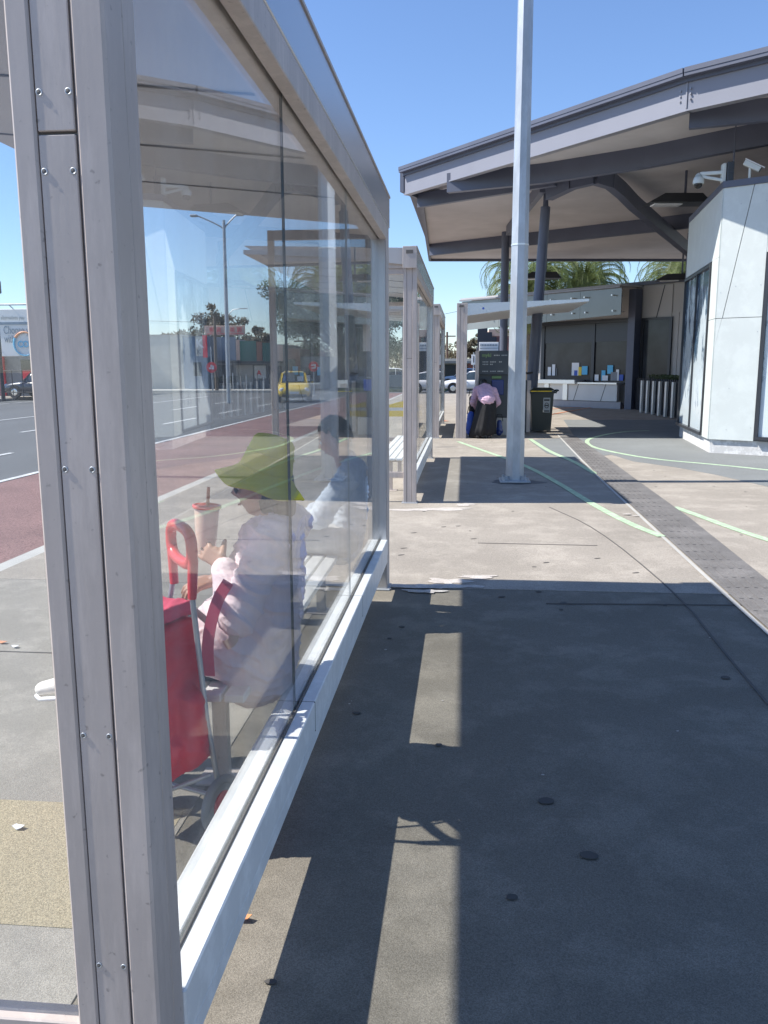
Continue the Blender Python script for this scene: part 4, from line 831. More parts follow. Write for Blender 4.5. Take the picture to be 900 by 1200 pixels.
MB().tube(pts[:11],[.03+.004*i for i in range(11)],6).build('orange_ring','straw',t); MB().tube(pts[10:],[.07-.003*i for i in range(15)],6).build('blue_ring','sky_blue',t); text('COL',.46,(c0[0]-.4,43.92,c0[2]-.17),(1,0,0),(0,0,1),'sky_blue','logo_letters',t,.008,.018,sx=.9)
for x in(-27.2,-23.0): MB().cyl((x,44.3,0),(x,44.3,2.3),.09).build('leg','galv',t)
bldg('yard_building','low dark showroom under the billboard',[('wall','wall_grey',(-40,-22,47,56,.02,2.5)),('window','shop_dark',(-39,-27.6,46.93,46.99,.4,2.1)),('window','car_glass',(-25.6,-23,46.93,46.99,.4,2.1)),('red_column','red_sign',(-26.9,-26.6,46.8,46.99,.02,2.3)),('poster','white',(-27.4,-26.95,46.85,46.99,.8,2.1)),('poster','red_sign',(-25.5,-24.7,46.86,46.92,.9,1.5))],loc=(-30,47,0))
t=thing('yard_fence','thin dark mesh fence along the far footpath','fence',(-27,41,0))
for i in range(24):
    x=-34+i*.55; MB().cyl((x,41.2,.02),(x,41.2,1.5),.025,n=6).build('fence_post','rail_dark',t)
MB().tube([(-34,41.2,1.48),(-21.4,41.2,1.48)],.02,5).build('rail','rail_dark',t); MB().tube([(-34,41.2,.4),(-21.4,41.2,.4)],.02,5).build('rail','rail_dark',t)
p=atY(1,300,40); t=thing('yard_pole','dark pole at the very left edge by the billboard','pole',(p[0],40,0)); p=p-np.array([.35,0,0]); MB().cyl((p[0]-.1,40,0),(p[0]-.1,40,7),.1,.08).build('pole','rail_dark',t)
MB().rbox(p[0]-.5,p[0]+.2,39.9,40.1,5.2,5.8,.03).build('sign_box','rail_dark',t)
# low wall and planting past the junction
t=tag(MB().rbox(-9,-2.6,67,67.4,.05,1.0,.03).build('low_wall','wall_cream'),'low pale wall behind the gum tree trunk','wall')
# right gap background: brick and navy buildings
t=bldg('brick_building','red brick building with a pink parapet and stepped navy gable',[('wall','brick',(2.2,8.2,80,90,.03,4.4)),('parapet','wall_pink',(2.15,8.25,79.95,90,4.401,5.05)),('navy_wall','wall_navy',(1.05,3.6,76,79.9,.03,3.4)),('window','shop_dark',(4.6,5.4,79.93,79.99,1.0,2.4))],loc=(4,80,0))
mb=MB()
for i in range(4): mb.box(1.1,2.0+.42*i,79.2,79.9,3.401+(3-i)*.45,3.401+(4-i)*.45)
mb.build('stepped_gable','wall_navy',t)
o=MB().rbox(1.2,2.9,75.85,75.99,3.0,3.75,.02).build('white_sign','white',t); mb=MB()
for i in range(11): mb.box(1.3+i*.14,1.39+i*.14,75.82,75.849,3.42,3.58)
mb.box(1.25,2.85,75.82,75.849,3.2,3.25); mb.build('sign_lettering','wall_blue',o)
mb=MB(); mb.tube([(3.25,79.9,3.2),(3.55,79.9,4.0),(3.85,79.9,3.2)],.06,5); mb.beam((3.3,79.9,3.45),(3.8,79.9,3.45),.05,.07); mb.build('brick_mark','red_sign',t)
bldg('low_shop','low pale shop behind the parked white cars',[('wall','wall_cream',(-3,1.0,72,78,.03,2.3)),('awning','wall_grey',(-3.05,1.0,71.4,71.99,1.9,2.1)),('window','shop_dark',(-2.8,.9,71.93,71.99,.4,1.8)),('brick_end','brick',(.2,.98,71.86,71.92,.03,1.88))],loc=(-1,72,0))
p=atY(555,432,60)
t=thing('street_sign','white rectangular street sign on a pole before the navy wall','sign',(p[0],60,0)); MB().cyl((p[0],60,0),(p[0],60,2.6),.04).build('pole','galv',t); MB().rbox(p[0]-.17,p[0]+.17,59.94,59.97,1.75,2.45,.005).build('plate','white',t)
MB().box(p[0]-.03,p[0]+.03,59.93,59.939,1.9,2.35).build('symbol','black',t)
# ------------------------------------------------------------- cars
def car(name,label,paint,loc,rz,L=4.3,W=1.75,H=1.46,prof='sedan',group=None,plate=True):
    t=thing(name,label,'car',loc,rz,group); hl=L/2
    if prof=='beetle': body=[(-1,.38,.70,.80),(-.96,.26,.80,.90),(-.80,.22,.92,.96),(-.5,.2,.98,1.0),(0,.2,.98,1.0),(.45,.2,.98,1.0),(.72,.22,.94,.97),(.92,.26,.80,.90),(1,.38,.62,.78)]; roof=[(-.80,.93,.78),(-.52,1.28,.70),(-.2,H-.02,.68),(.08,H,.67),(.28,H-.05,.66),(.52,.97,.76)]
    else: body=[(-1,.40,.72,.84),(-.97,.28,.84,.93),(-.8,.22,.92,.98),(-.5,.2,.92,1.0),(0,.2,.92,1.0),(.45,.2,.90,1.0),(.75,.22,.84,.97),(.95,.28,.72,.92),(1,.40,.60,.82)]; roof=[(-.86,.93,.80),(-.62,1.30,.72),(-.3,H-.02,.70),(.0,H,.69),(.15,H-.04,.68),(.42,.92,.80)]
    hw=W/2; mb=MB(); vs=[]; 
    for sx,z0,z1,k in body:
        w_=hw*k; vs+=[(sx*hl,-w_*.9,z0),(sx*hl,-w_,z0+.16),(sx*hl,-w_,z1-.16),(sx*hl,-w_*.9,z1-.02),(sx*hl,-w_*.5,z1+.02),(sx*hl,w_*.5,z1+.02),(sx*hl,w_*.9,z1-.02),(sx*hl,w_,z1-.16),(sx*hl,w_,z0+.16),(sx*hl,w_*.9,z0)]
    n=10; fs=[(i*n+j,i*n+(j+1)%n,(i+1)*n+(j+1)%n,(i+1)*n+j) for i in range(len(body)-1) for j in range(n)]+[tuple(range(n))[::-1],tuple(range((len(body)-1)*n,len(body)*n))]
    mb.add(vs,fs,0,True); b=mb.build('body',paint,t,local=True); md=b.modifiers.new('b','SUBSURF'); md.levels=1; md.render_levels=1
    # glasshouse
    mb=MB(); vs=[]
    for sx,z,k in roof: w_=hw*k; base=.86; vs+=[(sx*hl,-hw*.88,base),(sx*hl,-w_,z-.06),(sx*hl,-w_*.8,z),(sx*hl,w_*.8,z),(sx*hl,w_,z-.06),(sx*hl,hw*.88,base)]
    n=6; fs=[];mi=[]
    for i in range(len(roof)-1):
        for j in range(n-1): fs.append((i*n+j,i*n+j+1,(i+1)*n+j+1,(i+1)*n+j)[::-1])
    fs+=[tuple(range(n))[::-1],tuple(range((len(roof)-1)*n,len(roof)*n))]; mb.add(vs,fs,0,True); mb.build('glasshouse','car_glass',t,local=True)
    mb=MB(); 
    for i in range(1,len(roof)-2):
        a,b_=roof[i],roof[i+1]; 
        mb.add([(a[0]*hl,-hw*a[2]*.97,a[1]-.045),(b_[0]*hl,-hw*b_[2]*.97,b_[1]-.045),(b_[0]*hl,-hw*b_[2]*.78,b_[1]+.014),(a[0]*hl,-hw*a[2]*.78,a[1]+.014),(a[0]*hl,hw*a[2]*.78,a[1]+.014),(b_[0]*hl,hw*b_[2]*.78,b_[1]+.014),(b_[0]*hl,hw*b_[2]*.97,b_[1]-.045),(a[0]*hl,hw*a[2]*.97,a[1]-.045)],[(0,1,2,3),(3,2,5,4),(4,5,6,7)],0,True)
    for sg in(-1,1):
        for i in(0,len(roof)-2):
            a,b_=roof[i],roof[i+1]; mb.beam((a[0]*hl,sg*hw*a[2]*.98,a[1]-.04),(b_[0]*hl,sg*hw*b_[2]*.99,b_[1]-.03),.06,.06)
        mb.beam((-.22*hl,sg*hw*.90,.87),(-.22*hl,sg*hw*.69,H-.06),.05,.07)
    mb.build('roof',paint,t,local=True)
    for sx in(-.62,.62):
        for sg in(-1,1):
            w_=MB().cyl((sx*hl,sg*(hw-.2),.31),(sx*hl,sg*(hw+.012),.31),.31,n=20).build('wheel','tyre',t,local=True); MB().cyl((sx*hl,sg*(hw+.012),.31),(sx*hl,sg*(hw+.022),.31),.19,.15,n=14).build('rim','chrome',w_,local=True)
            MB().cyl((sx*hl,sg*(hw-.03),.33),(sx*hl,sg*(hw+.003),.33),.37,n=20).build('wheel_arch','black',t,local=True)
    for sg in(-1,1):
        MB().sph((hl*.93,sg*hw*.68,.62),.15,(.55,1,.9)).build('headlight','lamp_glass',t,local=True); MB().rbox(-hl-.0,-hl*.965,min(sg*hw*.5,sg*hw*.8),max(sg*hw*.5,sg*hw*.8),.62,.76,.02).build('tail_light','red_sign',t,local=True)
        MB().sph((.30*hl,sg*(hw+.06),.98),.09,(.6,1,.7),10,6).build('mirror',paint,t,local=True)
    MB().rbox(hl*.965,hl+.015,-.6,.6,.30,.42,.02).build('grille','black',t,local=True); MB().rbox(hl+.016,hl+.03,-.22,.22,.44,.55,.004).build('number_plate','white',t,local=True)
    mb=MB(); 
    for sg in(-1,1): mb.box(-.15*hl,-.02*hl,sg*(hw-.002)-.004,sg*(hw-.002)+.008,.80,.82)
    mb.build('door_handle','chrome',t,local=True)
    return t
car('car','yellow rounded hatchback driving towards the camera on the road','car_yellow',(-8.75,42.8,RZ),rad(-78),4.1,1.72,1.52,'beetle')
car('car','silver car waiting at the junction behind the yellow hatchback','car_silver',(-8.35,66,RZ+.15),rad(-95),4.3,1.75,1.45)
car('car','dark car parked under the billboard beyond the road','car_dark',(-22.9,44.6,.02),rad(172),4.6,1.8,1.6)
car('car','white sedan side-on in the gap beside the farthest shelter','car_white',(.6,57.6,RZ),rad(180),4.5,1.75,1.45)
car('car','white van-like hatchback behind the ticket machine person, left of the header sign','car_white',(4.0,58.6,RZ),rad(180),4.2,1.75,1.75)
car('car','blue-grey sedan further back beyond the white sedan','car_silver',(.2,65.5,RZ+.15),rad(170),4.4,1.75,1.45)
car('car','pale car on the cross street seen through the second shelter end pane','car_white',(-6.3,71,RZ+.2),rad(185),4.4,1.75,1.45)
car('car','dark blue car on the cross street near the gum tree trunk','car_dark',(-4.1,73.5,RZ+.2),rad(5),4.4,1.75,1.45)
#---PART3---

# ------------------------------------------------------------- people
def headfn(v):
    # v on the unit sphere: +x is the face, z up
    x,y,z=v; k=1.0; w_=1.0
    if z<0: w_=1-.34*(-z)**1.3; 
    fx=x
    if x>0:
        fx=x*(1.0-.10*max(0,z)**2); fx+= -.10*math.exp(-((z-.06)/.10)**2)*math.exp(-((abs(y)-.36)/.2)**2)      # eye sockets
        fx+= .30*math.exp(-((z+.20)/.13)**2)*math.exp(-(y/.14)**2) + .14*math.exp(-((z+.02)/.14)**2)*math.exp(-(y/.10)**2)   # nose
        fx+= .09*math.exp(-((z+.50)/.055)**2)*math.exp(-(y/.28)**2)+.09*math.exp(-((z+.61)/.05)**2)*math.exp(-(y/.24)**2)       # lips
        fx-= .05*math.exp(-((z+.555)/.03)**2)*math.exp(-(y/.26)**2)
        fx+= .13*math.exp(-((z+.84)/.12)**2)*math.exp(-(y/.35)**2)+.05*math.exp(-((z-.24)/.09)**2)*math.exp(-(y/.6)**2)          # chin, brow
    elif z<-.25: fx=x*(1-.45*min(1,(-z-.25)/.6))
    return Vector((fx,y*w_,z))
def add_head(mb,c,R,s=1.): mb.sph(c,1,(.098*s,.076*s,.118*s),44,36,fn=headfn,R=R); 
def add_ears(mb,c,R,s=1.):
    for sg in(-1,1): mb.sph(Vector(c)+R@Vector((-.005,sg*.074,-.01))*s,.03*s,(.55,.35,1.05),10,8,R=R)
def Rm(yaw=0,pitch=0,roll=0): return (Matrix.Rotation(yaw,3,'Z')@Matrix.Rotation(pitch,3,'Y')@Matrix.Rotation(roll,3,'X'))
def hand(mb,W,d,n,s,curl=.6,sc=1.,thumb=.5,spread=.1):
    """W wrist, d towards fingers, n palm normal (towards the held thing), s towards the thumb side"""
    W=Vector(W);d=Vector(d).normalized();n=Vector(n);n=(n-d*n.dot(d)).normalized(); sgn=1 if Vector(s).dot(d.cross(n))>0 else -1; s=d.cross(n)*sgn
    for k in(-1.2,-.4,.4,1.2): cap(mb,W+s*k*.010*sc,.017*sc,W+d*.078*sc+s*k*.017*sc,.0125*sc)
    cap(mb,W+s*.008*sc,.02*sc,W+d*.055*sc+s*.024*sc+n*.006,.016*sc)
    for i,(L_,off) in enumerate(((.9,1.45),(1.0,.5),(.95,-.45),(.75,-1.4))):
        p=W+d*(.082-.004*abs(off))*sc+s*off*.0185*sc; a=-.1; dr=d+s*off*spread
        for k,(ll,rr) in enumerate(((.042,.0092),(.027,.0084),(.021,.0076))):
            a+=curl*(1. if k else .8); q=dr.normalized()*math.cos(a)+n*math.sin(a); p2=p+q*ll*L_*sc; cap(mb,p,rr*sc,p2,(rr-.0008)*sc,10); p=p2
    p=W+d*.022*sc+s*.026*sc; q1=(d*.65+s*.75+n*thumb).normalized(); q2=(d*.8+s*.15+n*(thumb+.5)).normalized()
    p1=p+q1*.038*sc; p2=p1+q2*.032*sc; p3=p2+(q2+n*.3).normalized()*.024*sc; cap(mb,p,.0145*sc,p1,.0115*sc,10); cap(mb,p1,.0112*sc,p2,.0098*sc,10); cap(mb,p2,.0098*sc,p3,.0085*sc,10)
    for i,(L_,off) in enumerate(()): pass
V=Vector
# --- person 1: seated, facing the road, yellow-green hat, holding a drink
PY=3.03
t=thing('person','seated person in a yellow-green bucket hat and pale pink shirt holding a tall drink','person',(-.80,PY,0))
hip=V((-.80,PY,.54)); neck=V((-.700,PY,1.02)); hc=V((-.742,PY-.01,1.165)); Rh=Rm(math.pi,rad(2))
Ls=V((-.672,PY-.175,1.00)); Rs=V((-.672,PY+.175,1.00)); Le=V((-.785,PY-.265,.735)); Lw=V((-.868,PY-.13,.895)); Re=V((-.82,PY+.24,.74)); Rw=V((-.945,PY+.0,.80))
b=MB(); add_head(b,hc,Rh,.98); add_ears(b,hc,Rh)
cap(b,neck+V((0,0,-.03)),.056,hc+V((.018,0,-.07)),.050)
chain(b,[((-.79,PY,.56),.135),((-.745,PY,.75),.115),((-.705,PY,.93),.115)],sq=((1,0,0),.78)); cap(b,Ls,.055,Rs,.055)
for S,E_,Wr in((Ls,Le,Lw),(Rs,Re,Rw)): chain(b,[(S,.052),(E_,.038)]); chain(b,[(E_,.040),(Wr,.026)])
# legs: left foot flat, right ankle resting over the left knee, toe pointing out
Lh=hip+V((0,-.09,0)); Rh_=hip+V((0,.09,0)); Lk=V((-1.22,PY-.10,.54)); La=V((-1.24,PY-.08,.10)); Rk=V((-1.27,PY+.08,.62)); Ra=V((-1.50,PY+.03,.37))
chain(b,[(Lh,.09),(Lk,.058)]); chain(b,[(Lk,.056),(La,.036)]); chain(b,[(La,.04),(La+V((-.14,0,-.055)),.03)]); chain(b,[(Rh_,.09),(Rk,.058)]); chain(b,[(Rk,.056),(Ra,.036)]); chain(b,[(Ra,.036),(Ra+V((-.12,0,-.03)),.022)])
hand(b,Lw,(-.75,.25,.42),(.25,.9,-.2),(.2,-.1,.9),.50,1.0,.7); hand(b,Rw,(-.6,-.55,-.1),(-.2,.3,-.9),(-.5,.6,0),.75,.98,.4)
body=fuse(b,.0042,3,name='body',m='skin_tan',parent=t)
c=MB(); chain(c,[((-.80,PY,.50),.20),((-.78,PY,.66),.195),((-.75,PY,.80),.18),((-.72,PY,.92),.15),((-.70,PY,.98),.10)],sq=((1,0,0),.86)); cap(c,Ls+V((0,.01,.012)),.064,Rs+V((0,-.01,.012)),.064); cap(c,V((-.70,PY,1.03)),.07,V((-.70,PY,1.05)),.062)
cap(c,V((-.88,PY-.10,.60)),.155,V((-.88,PY+.10,.60)),.155)
chain(c,[(Ls,.075),(Ls.lerp(Le,.5)+V((0,-.008,0)),.070),(Le,.068)]); chain(c,[(Le,.070),(Le.lerp(Lw,.45)+V((0,-.01,-.012)),.066),(Le.lerp(Lw,.82),.047)]); chain(c,[(Rs,.075),(Re,.066)]); chain(c,[(Re,.066),(Re.lerp(Rw,.8),.047)])
fuse(c,.007,3,wr=.015,wscale=12,name='shirt',m='pink_shirt',parent=t)
c=MB()
for i in range(3): cap(c,Le.lerp(Lw,.80+.03*i),.048+.002*(i%2),Le.lerp(Lw,.82+.03*i),.049)
fuse(c,.005,2,wr=.003,name='cuff',m='pink_shirt',parent=t)
c=MB(); chain(c,[(Lh+V((-.10,0,-.02)),.09),(Lk,.078)]); chain(c,[(Lk,.077),(La+V((0,0,.06)),.058)]); chain(c,[(Rh_+V((-.06,0,-.02)),.095),(Rk,.078)]); chain(c,[(Rk,.077),(Ra+V((.02,0,.05)),.056)]); cap(c,Lh,.10,Rh_,.10)
fuse(c,.01,3,wr=.006,name='trousers',m='dark_trousers',parent=t)
def shoe(A,d,name='shoe'):
    d=V(d).normalized(); s_=d.cross(V((0,0,1))).normalized(); u=s_.cross(d); c=MB(); A=V(A)
    cap(c,A-d*.045+u*-.02,.042,A+d*.03+u*-.01,.044); cap(c,A+d*.03-u*.018,.044,A+d*.15-u*.032,.034,sq=(u,.85)); cap(c,A,.045,A+u*.04,.042)
    o=fuse(c,.006,3,name=name,m='shoe',parent=t); m2=MB(); m2.tube([A+d*x+s_*y-u*.062 for x,y in((-.085,0),(-.06,.036),(.0,.042),(.08,.045),(.15,.04),(.185,0),(.15,-.04),(.08,-.045),(0,-.042),(-.06,-.036))],.010,6,closed=True); m2.build('sole','white',o)
shoe(La+V((0,0,-.03)),(-1,0,0)); shoe(V((-1.53,PY+.03,.375)),(-1,-.02,-.10))
# hair under the hat, sunglasses arm, hat
c=MB(); c.sph(hc+Rh@V((-.022,0,.006)),1,(.096,.083,.122),24,18,R=Rh,fn=lambda v:V((v.x if v.x<.25 else .25,v.y,v.z)))
for i in range(9): a=-1.1+i*.27; p0=hc+Rh@V((-.10*math.cos(a*.8),.078*math.sin(a),-.06)); cap(c,p0,.022,p0+V((.004,0,-.045)),.012)
fuse(c,.006,1,wr=.004,wscale=40,name='hair',m='hair',parent=t)
c=MB(); 
for sg in(-1,1): c.tube([hc+Rh@V((.092,sg*.03,.012)),hc+Rh@V((.085,sg*.062,.012)),hc+Rh@V((.04,sg*.079,.010)),hc+Rh@V((0,sg*.082,.005))],.0028,6); c.sph(hc+Rh@V((.093,sg*.034,.0)),.024,(.16,1,.85),12,8,R=Rh)
c.build('glasses','lens',t)
c=MB(); 
for sg in(-1,1): c.sph(hc+Rh@V((.083,sg*.031,.006)),.011,(1,1,1),10,8)
c.build('eye','white',t)
# bucket hat: crown then a wide drooping brim, as one solid shell
Rt=Rm(math.pi,rad(-17),rad(3)); hcn=hc+V((.012,-.004,.050)); prof=[(.001,.146),(.040,.144),(.072,.137),(.086,.122),(.097,.075),(.107,.03),(.112,.012),(.136,-.012),(.165,-.030),(.190,-.048)]
nn=56; vs=[];
for side in(0,1):
    for k,(r_,z_) in enumerate(prof):
        for j in range(nn):
            a=2*math.pi*j/nn; wv=max(0,(r_-.108)/.075); rr=(r_-side*.004)*(1+.035*math.sin(3*a+.7)*wv+.02*math.sin(7*a)*wv+(.012*math.sin(5*a+1) if .5>wv else 0)); zz=z_-side*.003+wv*(.008*math.sin(2*a+2.2)+.005*math.sin(5*a)) 
            if wv: zz-= .010*wv*max(0,-math.cos(a))        # back droops
            sq_=(1.05,.93); vs.append(hcn+Rt@V((rr*math.cos(a)*sq_[0]*.86,rr*math.sin(a)*sq_[1]*.95,zz)))
K_=len(prof); fs=[]
for side in(0,1):
    o_=side*K_*nn
    for k in range(K_-1):
        for j in range(nn):
            q=(o_+k*nn+j,o_+(k+1)*nn+j,o_+(k+1)*nn+(j+1)%nn,o_+k*nn+(j+1)%nn); fs.append(q if side==0 else q[::-1])
for j in range(nn): fs.append(((K_-1)*nn+j,K_*nn+(K_-1)*nn+j,K_*nn+(K_-1)*nn+(j+1)%nn,(K_-1)*nn+(j+1)%nn))
hat=MB().add(vs,fs,0,True).build('hat','hat',t)
m2=MB(); 
MB().sph(hc+Rh@V((.092,0,-.064)),.02,(.35,1,.22),10,6,R=Rh).build('mouth','lips',t)
for (rr,zz) in((.098,.074),(.1130,.0125)): m2.tube([hcn+Rt@V(((rr+.0015)*math.cos(6.283*i/40)*.903,(rr+.0015)*math.sin(6.283*i/40)*.884,zz)) for i in range(40)],.0022,5,closed=True)
m2.build('hat_seam','hat',hat)
# drink
cc=Lw+V((-.085,.062,.012)); u=V((.06,.03,1)).normalized()
t2=thing('drink_cup','tall milky drink with red lid and straw held by the person in the hat','cup',cc)
MB().lathe(cc,[(.001,0),(.033,.0),(.035,.01),(.046,.178),(.045,.186),(.001,.186)],24,0,u).build('cup','tea',t2)
MB().lathe(cc+u*.187,[(.051,-.004),(.053,.0),(.053,.008),(.046,.010),(.044,.004),(.001,.004)],28,0,u).build('lid','lid',t2)
MB().cyl(cc+u*.08+V((0,0,0)),cc+u*.262+V((.004,0,0)),.0062,n=10).build('straw','straw',t2)
m2=MB(); rnd=random.Random(4)
for i in range(26): a=rnd.uniform(0,6.28); h_=rnd.uniform(.008,.045); m2.sph(cc+u*h_+V((math.cos(a)*.0345,math.sin(a)*.0345,0)),.0055,n=8,m=6)
m2.build('pearls','trunk',t2)
# --- trolley
t=thing('shopping_trolley','red wheeled shopping trolley with a looped red handle standing by the near post','shopping trolley',(-.93,2.6,0))
hx,hy=-.808,2.56; ax=V((-.58,.81,0)).normalized()
loop=[]; wd=.235; 
for i in range(28):
    a=2*math.pi*i/28; cx=math.cos(a); cz=math.sin(a); px=math.copysign(abs(cx)**.62,cx)*wd/2; pz=math.copysign(abs(cz)**.75,cz)*.060; loop.append(V((hx,hy,1.022))+ax*(wd/2-px)*1.0+V((0,0,pz)))
o=MB().tube(loop,.0185,12,closed=True).build('handle','red_plastic',t)
MB().tube([V((hx,hy,1.02)),V((hx+.002,hy,.98)),V((hx-.003,hy,.91)),V((hx-.006,hy,.86))],[.017,.017,.016,.014],12).build('grip','red_plastic',t)
p2=V((hx,hy,0))+ax*wd
MB().tube([p2+V((0,0,1.02)),p2+V((.004,0,.86))],[.017,.015],12).build('grip','red_plastic',t)
MB().tube([V((hx-.006,hy,.87)),V((-.795,2.60,.42)),V((-.775,2.625,.20)),V((-.785,2.62,.13))],.0095,10).build('pole','galv',t)
MB().tube([p2+V((0,0,.87)),V((-1.02,2.70,.42)),V((-1.03,2.72,.13))],.0095,10).build('pole','galv',t)
MB().tube([V((-.755,2.63,.125)),V((-1.08,2.75,.125))],.008,8).build('axle','galv',t)
MB().tube([V((-.79,2.605,.225)),V((-.93,2.50,.205)),V((-1.05,2.55,.205)),V((-1.035,2.70,.22))],.008,8).build('frame','galv',t)
for p,dd in((V((-.765,2.625,.105)),V((.94,-.33,0))),(V((-1.075,2.75,.105)),V((-.94,.33,0)))):
    d=V((.94,-.33,0)).normalized()
    w_=MB(); ring=[]; u=V((0,0,1)); v_=d.cross(u)
    w_.tube([p+(u*math.cos(6.283*i/30)+v_*math.sin(6.283*i/30))*.088 for i in range(30)],.016,10,closed=True); w=w_.build('wheel','wall_grey',t)
    MB().cyl(p-d*.012,p+d*.012,.050,n=26).build('hub','red_bag',w); MB().cyl(p-d*.006,p+d*.006,.0725,n=26).build('wheel_disc','wall_grey',w)
# bag: soft tapered box with a bulging pocket
c=MB(); R_=Matrix.Rotation(rad(-20),3,'Z'); cb=V((-.96,2.615,0))
def bx(mb,x0,x1,y0,y1,z0,z1,tx=0,ty=0):
    vs=[cb+R_@V((x,y,z))+V((0,0,0)) for z,k in((z0,1),(z1,0)) for x,y in((x0-tx*k*0,y0-ty*k),(x1+tx*k,y0-ty*k),(x1+tx*k,y1),(x0,y1))]; mb.add(vs,[(3,2,1,0),(4,5,6,7),(0,1,5,4),(1,2,6,5),(2,3,7,6),(3,0,4,7)])
bx(c,-.17,.085,-.11,.10,.27,.76,.055,.02); cap(c,cb+R_@V((-.12,-.09,.36)),.055,cb+R_@V((.10,-.09,.36)),.055); cap(c,cb+R_@V((.11,.0,.33)),.075,cb+R_@V((.12,.0,.50)),.05)
bag=fuse(c,.010,5,wr=.012,wscale=7,name='bag',m='red_bag',parent=t)
c=MB(); bx(c,-.19,.07,-.13,.11,.765,.82,0,.01); cap(c,cb+R_@V((-.16,-.12,.80)),.03,cb+R_@V((.05,-.12,.77)),.026)
fuse(c,.010,3,wr=.010,wscale=9,name='bag_flap',m='red_strap',parent=t)
m2=MB(); m2.tube([cb+R_@V((-.02+.10*math.sin(i*.19),-.135-.001*i,.73-.045*i)) for i in range(9)],.0028,5); m2.build('piping','mark_grey',bag)
m2=MB(); m2.sph(cb+R_@V((.02,-.135,.74)),.035,(1.3,.8,.6),16,10); m2.build('folded_cloth','beige_strap',t)
def strap(name,pts,wdt,m_,par):
    P=[V(p) for p in pts]
    for _ in range(2):
        Q=[P[0]]
        for a,b_ in zip(P,P[1:]): Q+=[a.lerp(b_,.25),a.lerp(b_,.75)]
        P=Q+[P[-1]]
    vs=[];
    for i,p in enumerate(P):
        d=(P[min(i+1,len(P)-1)]-P[max(i-1,0)]).normalized(); s_=d.cross(V((0,-1,0))).normalized()*wdt/2; n_=s_.cross(d).normalized()*.0022; vs+=[p-s_-n_,p+s_-n_,p+s_+n_,p-s_+n_]
    fs=[]
    for i in range(len(P)-1):
        for j in range(4): fs.append((i*4+j,i*4+(j+1)%4,i*4+4+(j+1)%4,i*4+4+j))
    return MB().add(vs,fs).build(name,m_,par)
strap('shoulder_strap',[(-.735,2.71,.88),(-.765,2.68,.83),(-.79,2.66,.74),(-.80,2.65,.66),(-.80,2.66,.56)],.040,'red_strap',t)
t3=thing('handbag','grey handbag with a cream buckled strap on the lap of the person in the hat','handbag',(-.90,2.84,.60))
c=MB(); cap(c,(-1.0,2.88,.66),.05,(-1.08,2.90,.67),.05); fuse(c,.01,3,wr=.005,name='pouch',m='dark_trousers',parent=t3)
strap('bag_strap',[(-.865,2.76,.775),(-.80,2.735,.755),(-.782,2.735,.71),(-.795,2.74,.655),(-.83,2.76,.635)],.034,'beige_strap',t3)
strap('bag_strap',[(-.93,2.70,.79),(-.90,2.71,.76),(-.875,2.74,.72)],.024,'beige_strap',t3)
MB().cyl((-.787,2.722,.735),(-.787,2.728,.735),.007).build('rivet','chrome',t3)
for o_ in [o for o in COL.objects if o.name=='shopping_trolley']: o_.location.x-=.06
# --- person 2: further along the bench, black hair, light blue shirt, leaning forward
PY=5.16
t=thing('person','seated person with short black hair and a light blue shirt leaning forward on the bench','person',(-.78,PY,0))
hc=V((-.80,PY-.02,1.17)); Rh=Rm(math.pi,rad(24)); neck=V((-.735,PY,1.02))
Ls=V((-.70,PY-.19,.945)); Rs=V((-.70,PY+.19,.945)); Le=V((-.86,PY-.25,.71)); Lw=V((-1.06,PY-.12,.64)); Re=V((-.86,PY+.25,.71)); Rw=V((-1.06,PY+.08,.64))
b=MB(); add_head(b,hc,Rh,1.02); add_ears(b,hc,Rh,1.05); cap(b,neck+V((.01,0,-.05)),.062,hc+V((.03,0,-.06)),.055)
chain(b,[((-.75,PY,.55),.14),((-.71,PY,.72),.12),((-.71,PY,.88),.12)],sq=((1,0,0),.78)); cap(b,Ls,.058,Rs,.058)
for S,E_,Wr in((Ls,Le,Lw),(Rs,Re,Rw)): chain(b,[(S,.055),(E_,.04)]); chain(b,[(E_,.042),(Wr,.028)])
Lh=V((-.76,PY-.09,.54)); Rh_=V((-.76,PY+.09,.54)); Lk=V((-1.20,PY-.12,.54)); La=V((-1.22,PY-.12,.10)); Rk=V((-1.20,PY+.12,.54)); Ra=V((-1.30,PY+.12,.10))
for a_,k_,n_ in((Lh,Lk,La),(Rh_,Rk,Ra)): chain(b,[(a_,.09),(k_,.058)]); chain(b,[(k_,.056),(n_,.036)]); chain(b,[(n_,.04),(n_+V((-.14,0,-.055)),.03)])
hand(b,Lw,(-.8,.45,-.15),(.1,.3,-.9),(-.4,-.7,.3),.55,1.0,.4); hand(b,Rw,(-.8,-.35,-.15),(.1,.2,-.9),(-.4,.6,.3),.55,1.0,.4)
fuse(b,.0052,3,name='body',m='skin',parent=t)
c=MB(); chain(c,[((-.755,PY,.53),.165),((-.715,PY,.70),.148),((-.705,PY,.86),.145),((-.705,PY,.93),.11)],sq=((1,0,0),.78)); cap(c,Ls,.072,Rs,.072); cap(c,neck+V((.012,0,-.02)),.072,neck+V((.004,0,.012)),.066)
for S,E_,Wr in((Ls,Le,Lw),(Rs,Re,Rw)): chain(c,[(S,.08),(S.lerp(E_,.5),.075),(E_,.070)]); chain(c,[(E_,.070),(E_.lerp(Wr,.85),.05)])
fuse(c,.008,3,wr=.015,wscale=11,name='shirt',m='blue_shirt',parent=t)
c=MB(); 
for a_,k_,n_ in((Lh,Lk,La),(Rh_,Rk,Ra)): chain(c,[(a_,.11),(k_,.082)]); chain(c,[(k_,.08),(n_+V((0,0,.05)),.06)])
